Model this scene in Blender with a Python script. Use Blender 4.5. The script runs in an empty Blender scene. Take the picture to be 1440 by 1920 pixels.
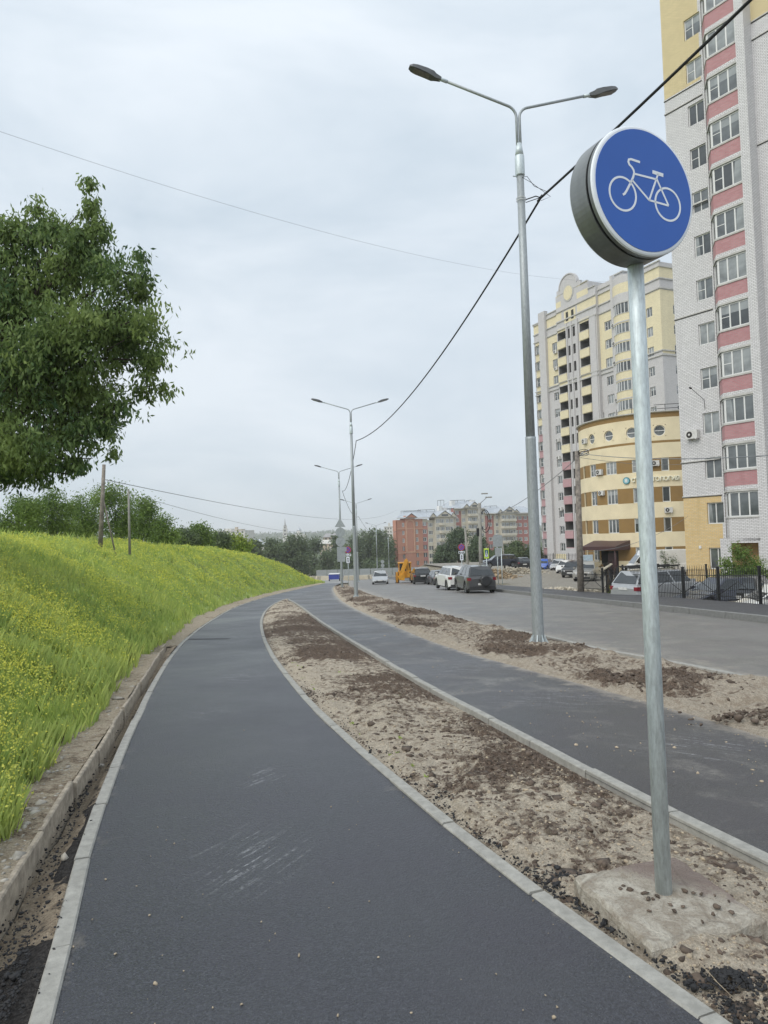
import bpy, math, random
import numpy as np
from mathutils import Vector, Matrix
random.seed(7); rng = np.random.default_rng(7)
SC = bpy.context.scene
COL = SC.collection

# ------------------------------------------------------------------ camera
FPX = 1331.0; PITCH = math.atan(48/FPX); ROLL = .032
cF = np.array([0, math.cos(PITCH), math.sin(PITCH)])
_R0 = np.array([1., 0, 0]); _U0 = np.array([0, -math.sin(PITCH), math.cos(PITCH)])
cR = math.cos(ROLL)*_R0 - math.sin(ROLL)*_U0
cU = math.sin(ROLL)*_R0 + math.cos(ROLL)*_U0
EYE = np.array([0, 0, 1.6])
cam = bpy.data.objects.new('camera', bpy.data.cameras.new('camera'))
COL.objects.link(cam)
m = Matrix.Identity(4)
for i in range(3):
    m[i][0] = cR[i]; m[i][1] = cU[i]; m[i][2] = -cF[i]; m[i][3] = EYE[i]
cam.matrix_world = m
cam.data.sensor_fit = 'HORIZONTAL'; cam.data.sensor_width = 36
cam.data.lens = 36*FPX/1440
cam.data.clip_start = .05; cam.data.clip_end = 12000
SC.camera = cam

# ------------------------------------------------------------------ world, sun, exposure
SUN_EL, SUN_AZ = 44, 226     # azimuth clockwise from +Y
w = bpy.data.worlds.new('World'); SC.world = w; w.use_nodes = True
nt = w.node_tree; nt.nodes.clear()
out = nt.nodes.new('ShaderNodeOutputWorld'); bg = nt.nodes.new('ShaderNodeBackground')
sky = nt.nodes.new('ShaderNodeTexSky'); sky.sky_type = 'NISHITA'; sky.sun_disc = False
sky.sun_elevation = math.radians(SUN_EL); sky.sun_rotation = math.radians(SUN_AZ)
sky.air_density = 1.0; sky.dust_density = 2.0
tc = nt.nodes.new('ShaderNodeTexCoord')
mp_ = nt.nodes.new('ShaderNodeMapping'); mp_.inputs['Scale'].default_value = (1.0, 1.0, 2.6)
n1 = nt.nodes.new('ShaderNodeTexNoise'); n1.inputs['Scale'].default_value = 1.9; n1.inputs['Detail'].default_value = 5; n1.inputs['Roughness'].default_value = .58
n1.inputs['Distortion'].default_value = .35
nt.links.new(tc.outputs['Generated'], mp_.inputs['Vector']); nt.links.new(mp_.outputs[0], n1.inputs['Vector'])
cr = nt.nodes.new('ShaderNodeValToRGB')
cr.color_ramp.elements[0].position = .34; cr.color_ramp.elements[0].color = (4.45, 5.15, 5.8, 1)
cr.color_ramp.elements[1].position = .66; cr.color_ramp.elements[1].color = (6.15, 6.65, 7.15, 1)
nt.links.new(n1.outputs['Fac'], cr.inputs['Fac'])
# cloud deck is brighter overhead than at the horizon
sx = nt.nodes.new('ShaderNodeSeparateXYZ'); nt.links.new(tc.outputs['Generated'], sx.inputs[0])
mr = nt.nodes.new('ShaderNodeMapRange'); mr.inputs['From Min'].default_value = 0; mr.inputs['From Max'].default_value = .75
mr.inputs['To Min'].default_value = .99; mr.inputs['To Max'].default_value = 1.17
nt.links.new(sx.outputs['Z'], mr.inputs['Value'])
vm = nt.nodes.new('ShaderNodeVectorMath'); vm.operation = 'SCALE'
nt.links.new(cr.outputs[0], vm.inputs[0]); nt.links.new(mr.outputs[0], vm.inputs['Scale'])
mx = nt.nodes.new('ShaderNodeMix'); mx.data_type = 'RGBA'; mx.inputs['Factor'].default_value = .93
nt.links.new(sky.outputs[0], mx.inputs['A']); nt.links.new(vm.outputs[0], mx.inputs['B'])
nt.links.new(mx.outputs['Result'], bg.inputs['Color']); bg.inputs['Strength'].default_value = .1
nt.links.new(bg.outputs[0], out.inputs['Surface'])
sun = bpy.data.objects.new('sun', bpy.data.lights.new('sun', 'SUN')); COL.objects.link(sun)
sun.data.energy = 1.5; sun.data.angle = math.radians(50); sun.data.color = (1, .96, .9)
a = math.radians(SUN_AZ); e = math.radians(SUN_EL)
sd = Vector((math.sin(a)*math.cos(e), math.cos(a)*math.cos(e), math.sin(e)))
sun.rotation_euler = sd.to_track_quat('Z', 'Y').to_euler()
vs = SC.view_settings; vs.view_transform = 'Standard'; vs.look = 'None'; vs.exposure = .42; vs.gamma = 1
SC.cycles.max_bounces = 6; SC.cycles.diffuse_bounces = 3; SC.cycles.glossy_bounces = 3
SC.cycles.transmission_bounces = 2; SC.cycles.transparent_max_bounces = 4; SC.cycles.volume_bounces = 0
SC.cycles.use_denoising = True
try: SC.cycles.sample_clamp_indirect = 6
except Exception: pass

# ------------------------------------------------------------------ measuring helpers
SL = .045                                         # the whole street falls 4.5 %
def gz(y): return -SL*y
def ray(u, v): return cF + (u-720)/FPX*cR - (v-960)/FPX*cU
def at(u, v, Y):
    d = ray(u, v); return EYE + d*(Y/d[1])
class Cv:                                          # smooth x(Y) through points
    def __init__(s, pts):
        p = sorted([(b, a) for a, b in pts]); s.Y = np.array([q[0] for q in p]); s.X = np.array([q[1] for q in p])
        d = np.diff(s.X)/np.diff(s.Y); m = np.zeros(len(s.X)); m[0] = d[0]; m[-1] = d[-1]
        h = np.diff(s.Y)
        for i in range(1, len(m)-1): m[i] = (d[i-1]*h[i]+d[i]*h[i-1])/(h[i]+h[i-1])
        s.m = m
    def __call__(s, y):
        y = np.asarray(y, float); i = np.clip(np.searchsorted(s.Y, y)-1, 0, len(s.Y)-2)
        h = s.Y[i+1]-s.Y[i]; t = (y-s.Y[i])/h; tt = np.clip(t, 0, 1)
        r = (2*tt**3-3*tt**2+1)*s.X[i]+(tt**3-2*tt**2+tt)*h*s.m[i]+(-2*tt**3+3*tt**2)*s.X[i+1]+(tt**3-tt**2)*h*s.m[i+1]
        return r + np.where(t < 0, t*h*s.m[0], 0) + np.where(t > 1, (t-1)*h*s.m[-1], 0)
kerbL = Cv([(-1.15,2.0),(-1.34,2.63),(-1.77,3.93),(-2.35,5.92),(-2.95,8.23),(-4.75,15.98),(-6.41,26.28),(-7.35,34.08),(-8.25,50.),(-8.4,67.5),(-8.3,95)])
path1R = Cv([(1.36,1.9),(1.14,2.51),(0.62,3.83),(0.45,4.32),(0.23,4.98),(0.01,5.65),(-0.15,6.13),(-0.35,6.79),(-0.60,7.60),(-0.92,8.73),(-1.34,10.32),(-1.82,12.23),(-2.56,15.45),(-3.40,19.57),(-4.42,25.36),(-5.6,34.5),(-6.15,42.25),(-6.25,45)])
p2L = Cv([(2.6,1.5),(1.93,3.75),(1.71,4.53),(1.12,6.98),(.5,9.59),(-.28,13.33),(-1.58,19.75),(-5.0,38.09),(-5.9,42.5),(-6.2,45)])
p2R = Cv([(3.9,2.5),(3.33,6.35),(3.1,7.44),(2.74,8.77),(2.1,11.0),(1.35,13.75),(.2,19.97),(-1.51,30.66),(-4.12,55.18),(-5.5,74.54),(-5.9,95)])
roadL = Cv([(6.2,2.5),(4.89,9.25),(4.51,11.05),(4.01,12.83),(3.52,15.96),(2.73,19.5),(1.6,27.22),(-.31,41.45),(-2.19,58.81),(-3.9,76),(-5.6,106),(-9,150)])
kerbR = Cv([(10.3,4),(9.38,17.61),(8.82,24.53),(8.34,29.77),(7.31,41.57),(4.9,70),(2.,105),(-3,150)])
swR = Cv([(13.,4),(11.95,19),(11.81,22.11),(10.97,32.),(10.3,37),(9.2,50),(7.2,72),(4.6,105),(0,150)])
concL = Cv([(-1.7,2.0),(-1.89,3.56),(-2.01,3.99),(-2.21,4.82),(-2.31,5.2),(-2.66,6.67),(-3.34,9.39),(-4.2,12.9),(-5.0,16.2)])
grassR = Cv([(-2.3,2.0),(-2.45,4.49),(-2.59,5.09),(-3.05,6.62),(-3.22,7.54),(-4.13,11.24),(-5.3,16.51),(-7.2,27),(-8.4,37.5),(-9.3,55),(-9.4,80),(-9.0,100)])
def hY(tab):
    a = np.array(tab, float); return lambda y: np.interp(y, a[:, 0], a[:, 1])
embW = hY([(0,6),(21,6),(34,5.6),(48,5.5),(65,4.8),(85,3.3),(92,2.2),(100,1.2),(110,1)])
embH = hY([(0,2.3),(10,2.5),(21,2.7),(34,3.15),(48,3.5),(65,3.55),(76,3.05),(85,2.3),(92,1.3),(98,.3),(103,0)])

def fbm(x, y, seed=0, oct=4, sc=1.0):
    """cheap smooth 2-D value noise, about -1..1"""
    r = np.zeros_like(x, dtype=float); amp = 1.; tot = 0
    for o in range(oct):
        X = x*sc*2**o+17.3*o+seed; Y = y*sc*2**o-9.1*o+seed*1.7
        xi = np.floor(X); yi = np.floor(Y); fx = X-xi; fy = Y-yi
        fx = fx*fx*(3-2*fx); fy = fy*fy*(3-2*fy)
        def hsh(a, b):
            v = np.sin(a*127.1+b*311.7+seed*74.7)*43758.5453; return (v-np.floor(v))*2-1
        n = (hsh(xi, yi)*(1-fx)+hsh(xi+1, yi)*fx)*(1-fy)+(hsh(xi, yi+1)*(1-fx)+hsh(xi+1, yi+1)*fx)*fy
        r += n*amp; tot += amp; amp *= .55
    return r/tot
def emb_z(y, t):                                   # t: 0 at the foot, 1 at the crest
    t = np.asarray(t, float); tt = np.clip(t, 0, 1)
    h = embH(y)*np.sin(tt*np.pi/2)**1.15
    x = grassR(y)-embW(y)*t
    h = h + .26*fbm(x, y, 5, 4, .35)*np.minimum(1, t*3+.1)*np.minimum(1, embH(y))
    return gz(y)+h+.10*np.exp(-y/60.)
# ------------------------------------------------------------------ object helpers
def link(o, parent=None):
    COL.objects.link(o)
    if parent is not None: o.parent = parent
    return o
def tag(o, label=None, cat=None, group=None, kind=None):
    if label: o['label'] = label
    if cat: o['category'] = cat
    if group: o['group'] = group
    if kind: o['kind'] = kind
    return o
def empty(name, loc, rz=0, label=None, cat=None, group=None):
    o = bpy.data.objects.new(name, None); o.location = loc; o.rotation_euler = (0, 0, rz); o.empty_display_size = .2
    link(o); return tag(o, label, cat, group)
def copy_tree(o, parent=None):
    kids = KIDS.get(o.name, [])
    c = o.copy(); COL.objects.link(c)
    if parent is not None: c.parent = parent; KIDS.setdefault(parent.name, []).append(c)
    for k in kids: copy_tree(k, c)
    return c
KIDS = {}
def reg(o, parent):
    if parent is not None: KIDS.setdefault(parent.name, []).append(o)
    return o
class MB:
    def __init__(s): s.v = []; s.f = []; s.m = []; s.mats = []; s.sm = []
    def mi(s, mat):
        if mat not in s.mats: s.mats.append(mat)
        return s.mats.index(mat)
    def face(s, pts, mat, smooth=False):
        n = len(s.v); s.v += [tuple(map(float, p)) for p in pts]; s.f.append(tuple(range(n, n+len(pts)))); s.m.append(s.mi(mat)); s.sm.append(smooth)
    def box(s, x0, x1, y0, y1, z0, z1, mat, xf=None):
        P = [(x, y, z) for z in (z0, z1) for y in (y0, y1) for x in (x0, x1)]
        if xf: P = [xf(*p) for p in P]
        n = len(s.v); s.v += [tuple(map(float, p)) for p in P]
        for q in ((0,2,3,1),(4,5,7,6),(0,1,5,4),(2,6,7,3),(0,4,6,2),(1,3,7,5)):
            s.f.append(tuple(n+i for i in q)); s.m.append(s.mi(mat)); s.sm.append(False)
        return s
    def prism(s, poly, z0, z1, mat, axis='z'):
        """poly in the plane normal to axis"""
        def P(a, b, c): return {'z': (a, b, c), 'y': (a, c, b), 'x': (c, a, b)}[axis]
        n = len(poly); k = len(s.v)
        s.v += [P(a, b, z0) for a, b in poly]+[P(a, b, z1) for a, b in poly]
        i = s.mi(mat)
        s.f.append(tuple(k+j for j in reversed(range(n)))); s.f.append(tuple(k+n+j for j in range(n)))
        for j in range(n): s.f.append((k+j, k+(j+1) % n, k+n+(j+1) % n, k+n+j))
        s.m += [i]*(n+2); s.sm += [False]*(n+2)
        return s
    def tube(s, path, rad, mat, n=10, cap=True):
        path = [Vector(p) for p in path]; rad = rad if hasattr(rad, '__len__') else [rad]*len(path)
        k = len(s.v); i = s.mi(mat); up = None
        for j, p in enumerate(path):
            d = (path[min(j+1, len(path)-1)]-path[max(j-1, 0)]).normalized()
            if up is None:
                up = d.orthogonal().normalized()
            up = (up-d*up.dot(d)).normalized(); b = d.cross(up)
            for q in range(n):
                t = 2*math.pi*q/n; s.v.append(tuple(p+(up*math.cos(t)+b*math.sin(t))*rad[j]))
        for j in range(len(path)-1):
            for q in range(n):
                s.f.append((k+j*n+q, k+j*n+(q+1) % n, k+(j+1)*n+(q+1) % n, k+(j+1)*n+q)); s.m.append(i); s.sm.append(True)
        if cap:
            s.f.append(tuple(k+q for q in reversed(range(n)))); s.f.append(tuple(k+(len(path)-1)*n+q for q in range(n))); s.m += [i, i]; s.sm += [False, False]
        return s
    def build(s, name, parent=None, loc=None, rot=None, mw=None):
        me = bpy.data.meshes.new(name); me.from_pydata(s.v, [], s.f)
        for m_ in s.mats: me.materials.append(m_)
        me.polygons.foreach_set('material_index', s.m); me.polygons.foreach_set('use_smooth', s.sm); me.update()
        o = bpy.data.objects.new(name, me); link(o, parent)
        if loc is not None: o.location = loc
        if rot is not None: o.rotation_euler = rot
        return reg(o, parent)
def inst(name, me, parent=None, loc=None, rot=None):
    o = bpy.data.objects.new(name, me); link(o, parent)
    if loc is not None: o.location = loc
    if rot is not None: o.rotation_euler = rot
    return reg(o, parent)
def npmesh(name, V, Fc, mat, parent=None, smooth=False, tint=None, nv=4):
    """V (N,3), Fc (M,nv) ints"""
    me = bpy.data.meshes.new(name); V = np.ascontiguousarray(V, np.float32); Fc = np.ascontiguousarray(Fc, np.int32)
    me.vertices.add(len(V)); me.vertices.foreach_set('co', V.ravel())
    me.loops.add(Fc.size); me.loops.foreach_set('vertex_index', Fc.ravel())
    me.polygons.add(len(Fc)); me.polygons.foreach_set('loop_start', np.arange(0, Fc.size, Fc.shape[1], dtype=np.int32))
    me.polygons.foreach_set('loop_total', np.full(len(Fc), Fc.shape[1], np.int32))
    if smooth: me.polygons.foreach_set('use_smooth', np.ones(len(Fc), bool))
    for m_ in (mat if isinstance(mat, list) else [mat]): me.materials.append(m_)
    if tint is not None:
        at_ = me.attributes.new('tint', 'FLOAT', 'POINT'); at_.data.foreach_set('value', np.ascontiguousarray(tint, np.float32))
    me.update(calc_edges=True); me.validate()
    o = bpy.data.objects.new(name, me); link(o, parent); return reg(o, parent)
def grid_faces(nr, nc):
    i = np.arange(nr-1)[:, None]*nc+np.arange(nc-1)[None]
    return np.stack([i, i+1, i+nc+1, i+nc], -1).reshape(-1, 4)

# ------------------------------------------------------------------ materials
MAT = {}
def nodes(name):
    m_ = bpy.data.materials.new(name); m_.use_nodes = True; t = m_.node_tree; b = t.nodes['Principled BSDF']; return m_, t, b
def N(t, typ, **kw):
    n = t.nodes.new(typ)
    for k, v in kw.items():
        if k in n.inputs: n.inputs[k].default_value = v
        else: setattr(n, k, v)
    return n
def col(c): return (c[0], c[1], c[2], 1)
def mixc(t, fac, A, B, mode='MIX'):
    n = t.nodes.new('ShaderNodeMix'); n.data_type = 'RGBA'; n.blend_type = mode
    for s_, v in (('Factor', fac), ('A', A), ('B', B)):
        i = n.inputs[s_] if s_ == 'Factor' else [q for q in n.inputs if q.name == s_ and q.type == 'RGBA'][0]
        if hasattr(v, 'links') or hasattr(v, 'is_linked'): t.links.new(v, i)
        elif s_ == 'Factor': i.default_value = v
        else: i.default_value = col(v)
    return [q for q in n.outputs if q.type == 'RGBA'][0]
def ramp(t, src, a, b, ca=(0, 0, 0), cb=(1, 1, 1)):
    r = t.nodes.new('ShaderNodeValToRGB'); r.color_ramp.elements[0].position = a; r.color_ramp.elements[1].position = b
    r.color_ramp.elements[0].color = col(ca); r.color_ramp.elements[1].color = col(cb); t.links.new(src, r.inputs[0]); return r.outputs[0]
def noise(t, vec, scale, detail=4, rough=.55, dist=0):
    n = N(t, 'ShaderNodeTexNoise', Scale=scale, Detail=detail, Roughness=rough, Distortion=dist)
    if vec is not None: t.links.new(vec, n.inputs['Vector'])
    return n.outputs['Fac']
def mapped(t, scale=(1, 1, 1), rot=(0, 0, 0), src='Object', loc=(0, 0, 0)):
    c_ = t.nodes.new('ShaderNodeTexCoord'); mp = t.nodes.new('ShaderNodeMapping')
    mp.inputs['Scale'].default_value = scale; mp.inputs['Rotation'].default_value = rot; mp.inputs['Location'].default_value = loc
    t.links.new(c_.outputs[src], mp.inputs['Vector']); return mp.outputs[0]
def bump(t, b, h, strength=.3, dist=.01):
    n = N(t, 'ShaderNodeBump', Strength=strength, Distance=dist); t.links.new(h, n.inputs['Height']); t.links.new(n.outputs[0], b.inputs['Normal'])
def mathn(t, op, a, b_=None):
    n = t.nodes.new('ShaderNodeMath'); n.operation = op
    for i, v in enumerate((a, b_)):
        if v is None: continue
        if hasattr(v, 'is_linked'): t.links.new(v, n.inputs[i])
        else: n.inputs[i].default_value = v
    return n.outputs[0]
def simple(name, c, rough=.6, metal=0, var=.12, scale=8, bmp=.0, spec=None, dirt=None, coat=0):
    if name in MAT: return MAT[name]
    m_, t, b = nodes(name)
    v = mapped(t)
    f = noise(t, v, scale, 5)
    lo = tuple(x*(1-var*1.6) for x in c); hi = tuple(min(1, x*(1+var)) for x in c)
    o = ramp(t, f, .3, .7, lo, hi)
    if dirt:
        f2 = ramp(t, noise(t, v, scale*.35, 6, .65), .52, .72)
        o = mixc(t, mathn(t, 'MULTIPLY', f2, dirt[3]), o, dirt[:3])
    t.links.new(o, b.inputs['Base Color'])
    b.inputs['Roughness'].default_value = rough; b.inputs['Metallic'].default_value = metal
    if coat: b.inputs['Coat Weight'].default_value = coat
    if spec is not None: b.inputs['Specular IOR Level'].default_value = spec
    if bmp: bump(t, b, noise(t, v, scale*4, 3), bmp)
    MAT[name] = m_; return m_
def asphalt(name, base, tone2, scuffs=(), rough=.62, dust=None, edge=0):
    m_, t, b = nodes(name); v = mapped(t)
    fine = noise(t, v, 95, 2, .6); mid = noise(t, v, 42, 3, .65); big = noise(t, v, .5, 4, .6); tint = noise(t, v, 1.7, 4, .6)
    c1 = mixc(t, ramp(t, fine, .38, .64), tuple(x*.42 for x in base), tuple(x*1.5 for x in base))
    c1 = mixc(t, mathn(t, 'MULTIPLY', ramp(t, mid, .42, .60), .6), c1, tuple(x*.55 for x in base))
    c1 = mixc(t, mathn(t, 'MULTIPLY', ramp(t, big, .38, .68), .7), c1, tone2)
    c1 = mixc(t, mathn(t, 'MULTIPLY', ramp(t, tint, .40, .65), .5), c1, (base[0]*1.02, base[1]*.92, base[2]*.98))
    sp = N(t, 'ShaderNodeTexVoronoi', Scale=70); t.links.new(v, sp.inputs['Vector'])
    c1 = mixc(t, mathn(t, 'MULTIPLY', ramp(t, sp.outputs['Distance'], .0, .17, (1, 1, 1), (0, 0, 0)), .5), c1, (.36, .36, .37))
    for (cx_, cy_, rx, ry, rot, amt) in scuffs:        # pale scrapes left by machines, each at its own spot
        vv = t.nodes.new('ShaderNodeVectorMath'); vv.operation = 'SUBTRACT'; t.links.new(v, vv.inputs[0]); vv.inputs[1].default_value = (cx_, cy_, -SL*cy_)
        mp = t.nodes.new('ShaderNodeMapping'); mp.inputs['Scale'].default_value = (1/rx, 1/ry, 0); t.links.new(vv.outputs[0], mp.inputs['Vector'])
        ln = t.nodes.new('ShaderNodeVectorMath'); ln.operation = 'LENGTH'; t.links.new(mp.outputs[0], ln.inputs[0])
        msk = ramp(t, ln.outputs['Value'], .35, 1.0, (1, 1, 1), (0, 0, 0))
        mr_ = t.nodes.new('ShaderNodeMapping'); mr_.vector_type = 'TEXTURE'; mr_.inputs['Rotation'].default_value = (0, 0, rot); mr_.inputs['Scale'].default_value = (.032, .5, 1); t.links.new(vv.outputs[0], mr_.inputs['Vector'])
        st = ramp(t, noise(t, mr_.outputs[0], 1.0, 4, .6, .5), .54, .66); brk = ramp(t, noise(t, v, 30, 3, .7), .42, .62)
        c1 = mixc(t, mathn(t, 'MULTIPLY', mathn(t, 'MULTIPLY', mathn(t, 'MULTIPLY', st, msk), brk), amt), c1, (.55, .56, .58))
    if dust:
        d = ramp(t, noise(t, v, 1.1, 6, .68, .5), dust[3], dust[3]+.16); brk = ramp(t, noise(t, v, 22, 4, .7), .35, .62)
        c1 = mixc(t, mathn(t, 'MULTIPLY', mathn(t, 'MULTIPLY', d, brk), dust[4]), c1, dust[:3])
    if edge:                                         # soil trodden in along the rims
        ea = N(t, 'ShaderNodeAttribute', attribute_name='tint'); en = ramp(t, mathn(t, 'ADD', mathn(t, 'MULTIPLY', noise(t, v, 3.5, 6, .75), 1.0), mathn(t, 'MULTIPLY', ea.outputs['Fac'], .45)), .72, .98)
        c1 = mixc(t, mathn(t, 'MULTIPLY', en, edge), c1, (.34, .30, .25))
    t.links.new(c1, b.inputs['Base Color'])
    t.links.new(ramp(t, big, .3, .7, (rough-.1,)*3, (rough+.1,)*3), b.inputs['Roughness'])
    bump(t, b, mathn(t, 'ADD', fine, mathn(t, 'MULTIPLY', mid, .8)), .9, .008)
    MAT[name] = m_; return m_
M_PATH = asphalt('path_asphalt', (.046, .049, .060), (.064, .066, .075), ((-.82, 4.1, .42, .62, -.45, .45), (-1.05, 5.7, .22, .35, -.5, .5), (-2.35, 11.2, .75, .9, 1.4, .75), (-3.9, 17.4, .9, 2.2, 1.45, .75), (-5.7, 26.5, 1.0, 3.2, 1.5, .8), (-2.1, 8.4, .4, .5, 1.2, .35), (-6.9, 36, 1, 4, 1.5, .7)), .40, edge=.55)
M_FOOT = asphalt('footpath_asphalt', (.060, .061, .067), (.095, .091, .088), ((2.0, 8.6, 1.2, .9, 1.2, .6), (1.2, 11.5, .9, 1.4, 1.3, .7), (-2.2, 25, 1.2, 2.5, 1.4, .7), (2.6, 6.2, .8, .7, .9, .5)), .42, (.36, .34, .30, .52, .45), edge=.8)
M_ROAD = asphalt('road_asphalt', (.165, .16, .150), (.235, .226, .205), (), .5, (.34, .315, .27, .47, .45), edge=.8)
M_SIDE = asphalt('sidewalk_asphalt', (.06, .06, .063), (.085, .085, .085), (), .6, (.3, .28, .24, .6, .3))
def soil(name, sand, dark, thr, green=0, bsc=1.0):
    m_, t, b = nodes(name); v = mapped(t)
    at_ = N(t, 'ShaderNodeAttribute', attribute_name='tint')
    n_big = noise(t, v, 1.9*bsc, 5, .68, .5); n_mid = noise(t, v, 11*bsc, 5, .72, .3); n_fine = noise(t, v, 55, 4, .75)
    f = mathn(t, 'ADD', mathn(t, 'MULTIPLY', n_big, .38), mathn(t, 'MULTIPLY', n_mid, 1.0)); f = mathn(t, 'ADD', f, mathn(t, 'MULTIPLY', n_fine, .25))
    f = mathn(t, 'ADD', f, mathn(t, 'MULTIPLY', at_.outputs['Fac'], .5))
    msk = ramp(t, f, thr-.02, thr+.15)
    s_ = mixc(t, ramp(t, n_fine, .36, .64), tuple(x*.62 for x in sand), tuple(min(1, x*1.2) for x in sand))
    s_ = mixc(t, mathn(t, 'MULTIPLY', ramp(t, n_mid, .46, .62), .55), s_, (sand[0]*.56, sand[1]*.50, sand[2]*.46))
    d_ = mixc(t, ramp(t, n_fine, .36, .64), tuple(x*.45 for x in dark), tuple(x*1.9 for x in dark))
    c_ = mixc(t, msk, s_, d_)
    if green:
        g = ramp(t, noise(t, v, 5, 5, .7), .60, .70); c_ = mixc(t, mathn(t, 'MULTIPLY', g, green), c_, (.08, .085, .05))
    t.links.new(c_, b.inputs['Base Color']); b.inputs['Roughness'].default_value = .93; b.inputs['Specular IOR Level'].default_value = .2
    bump(t, b, mathn(t, 'ADD', n_fine, n_mid), 1.0, .035)
    MAT[name] = m_; return m_
M_VERGE = soil('sandy_soil', (.60, .525, .42), (.125, .092, .070), .81, .3)
M_VERGE2 = soil('dark_soil', (.52, .45, .36), (.135, .100, .076), .78, .1)
M_SHELF = soil('tan_soil', (.50, .425, .325), (.21, .165, .12), .96, .15)
M_TRENCH = soil('trench_sand', (.47, .385, .285), (.05, .046, .044), .92)
M_GROUND = soil('rough_ground', (.30, .27, .21), (.13, .12, .08), .80, .5, .25)
M_LOT = soil('lot_gravel', (.36, .335, .29), (.20, .185, .16), .82, 0, .5)
def concrete(name, c, stain=.35):
    m_, t, b = nodes(name); v = mapped(t)
    f = noise(t, v, 14, 6, .7); f2 = noise(t, v, 120, 3, .7)
    o = mixc(t, ramp(t, f, .35, .7), tuple(x*(1-stain) for x in c), c)
    o = mixc(t, mathn(t, 'MULTIPLY', ramp(t, f2, .55, .7), .35), o, tuple(x*.5 for x in c))
    t.links.new(o, b.inputs['Base Color']); b.inputs['Roughness'].default_value = .85
    bump(t, b, mathn(t, 'ADD', f, f2), .35, .006); MAT[name] = m_; return m_
M_KERB = concrete('kerb_concrete', (.42, .41, .375), .35)
M_KERB2 = concrete('dark_kerb_concrete', (.25, .25, .24), .3)
M_CONC = concrete('old_concrete', (.50, .43, .34), .55)
M_SLAB = concrete('footing_concrete', (.60, .54, .42), .35)
def footing_mat():
    m_, t, b = nodes('stained_footing'); v = mapped(t); f = noise(t, v, 9, 6, .72, .6); f2 = noise(t, v, 60, 4, .75)
    o = mixc(t, ramp(t, f, .40, .62), (.36, .31, .25), (.60, .56, .48)); o = mixc(t, mathn(t, 'MULTIPLY', ramp(t, f2, .52, .66), .5), o, (.25, .20, .15))
    s_ = t.nodes.new('ShaderNodeSeparateXYZ'); t.links.new(v, s_.inputs[0]); g = mathn(t, 'ADD', mathn(t, 'ADD', mathn(t, 'MULTIPLY', s_.outputs[1], 1.9), mathn(t, 'MULTIPLY', s_.outputs[0], 1.2)), mathn(t, 'MULTIPLY', f, 1.1))
    o = mixc(t, mathn(t, 'MULTIPLY', ramp(t, g, .72, .92), .8), o, (.22, .16, .14))
    w_ = N(t, 'ShaderNodeTexVoronoi', Scale=1.7, feature='DISTANCE_TO_EDGE'); t.links.new(mapped(t, (1, 1, .3)), w_.inputs['Vector']); o = mixc(t, mathn(t, 'MULTIPLY', ramp(t, w_.outputs['Distance'], .004, .014, (1, 1, 1), (0, 0, 0)), .30), o, (.16, .13, .10))
    t.links.new(o, b.inputs['Base Color']); b.inputs['Roughness'].default_value = .9; bump(t, b, mathn(t, 'ADD', f, f2), 1.0, .022); return m_
M_FOOTG = footing_mat()
def zinc(name, c, sc=18):
    m_, t, b = nodes(name); v = mapped(t, (3, 3, .55)); f = noise(t, v, sc, 5, .65)
    vo = N(t, 'ShaderNodeTexVoronoi', Scale=60); t.links.new(mapped(t), vo.inputs['Vector'])
    o = mixc(t, ramp(t, f, .32, .68), tuple(x*.72 for x in c), tuple(min(1, x*1.16) for x in c))
    o = mixc(t, mathn(t, 'MULTIPLY', vo.outputs['Color'], .14), o, tuple(min(1, x*1.5) for x in c))
    t.links.new(o, b.inputs['Base Color']); b.inputs['Metallic'].default_value = .35; b.inputs['Roughness'].default_value = .5
    MAT[name] = m_; return m_
M_ZINC = zinc('galvanised_steel', (.60, .665, .69), 26); M_ZINC2 = zinc('lamp_post_zinc', (.36, .39, .40))
def brick(name, c, mortar, c2=None, bw=.25, bh=.088, ms=.012, stain=0):
    m_, t, b = nodes(name)
    c_ = t.nodes.new('ShaderNodeTexCoord'); s_ = t.nodes.new('ShaderNodeSeparateXYZ'); t.links.new(c_.outputs['Object'], s_.inputs[0])
    cb = t.nodes.new('ShaderNodeCombineXYZ'); t.links.new(mathn(t, 'ADD', s_.outputs[0], s_.outputs[1]), cb.inputs[0]); t.links.new(s_.outputs[2], cb.inputs[1])
    br = N(t, 'ShaderNodeTexBrick', Scale=1.0); t.links.new(cb.outputs[0], br.inputs['Vector'])
    br.inputs['Brick Width'].default_value = bw; br.inputs['Row Height'].default_value = bh; br.inputs['Mortar Size'].default_value = ms
    br.inputs['Mortar Smooth'].default_value = .3
    br.inputs['Color1'].default_value = col(c); br.inputs['Color2'].default_value = col(c2 or tuple(x*.86 for x in c)); br.inputs['Mortar'].default_value = col(mortar)
    o = br.outputs['Color']
    f = noise(t, c_.outputs['Object'], .5, 5, .7)
    o = mixc(t, mathn(t, 'MULTIPLY', ramp(t, f, .35, .75), .22), o, tuple(x*.6 for x in c))
    dr_ = ramp(t, noise(t, mapped(t, (1.6, 1.6, .09)), 1.0, 5, .7), .52, .74); o = mixc(t, mathn(t, 'MULTIPLY', dr_, .22), o, tuple(x*.5 for x in c))
    t.links.new(o, b.inputs['Base Color']); b.inputs['Roughness'].default_value = .85
    MAT[name] = m_; return m_
M_WB = brick('white_brick', (.745, .735, .735), (.28, .27, .265), ms=.013); M_YB = brick('yellow_brick', (.72, .60, .34), (.40, .34, .22))
M_RB = brick('pink_brick', (.44, .19, .205), (.36, .28, .27), (.50, .25, .26)); M_OB = brick('ochre_brick', (.66, .46, .19), (.46, .40, .30), (.72, .54, .27))
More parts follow.
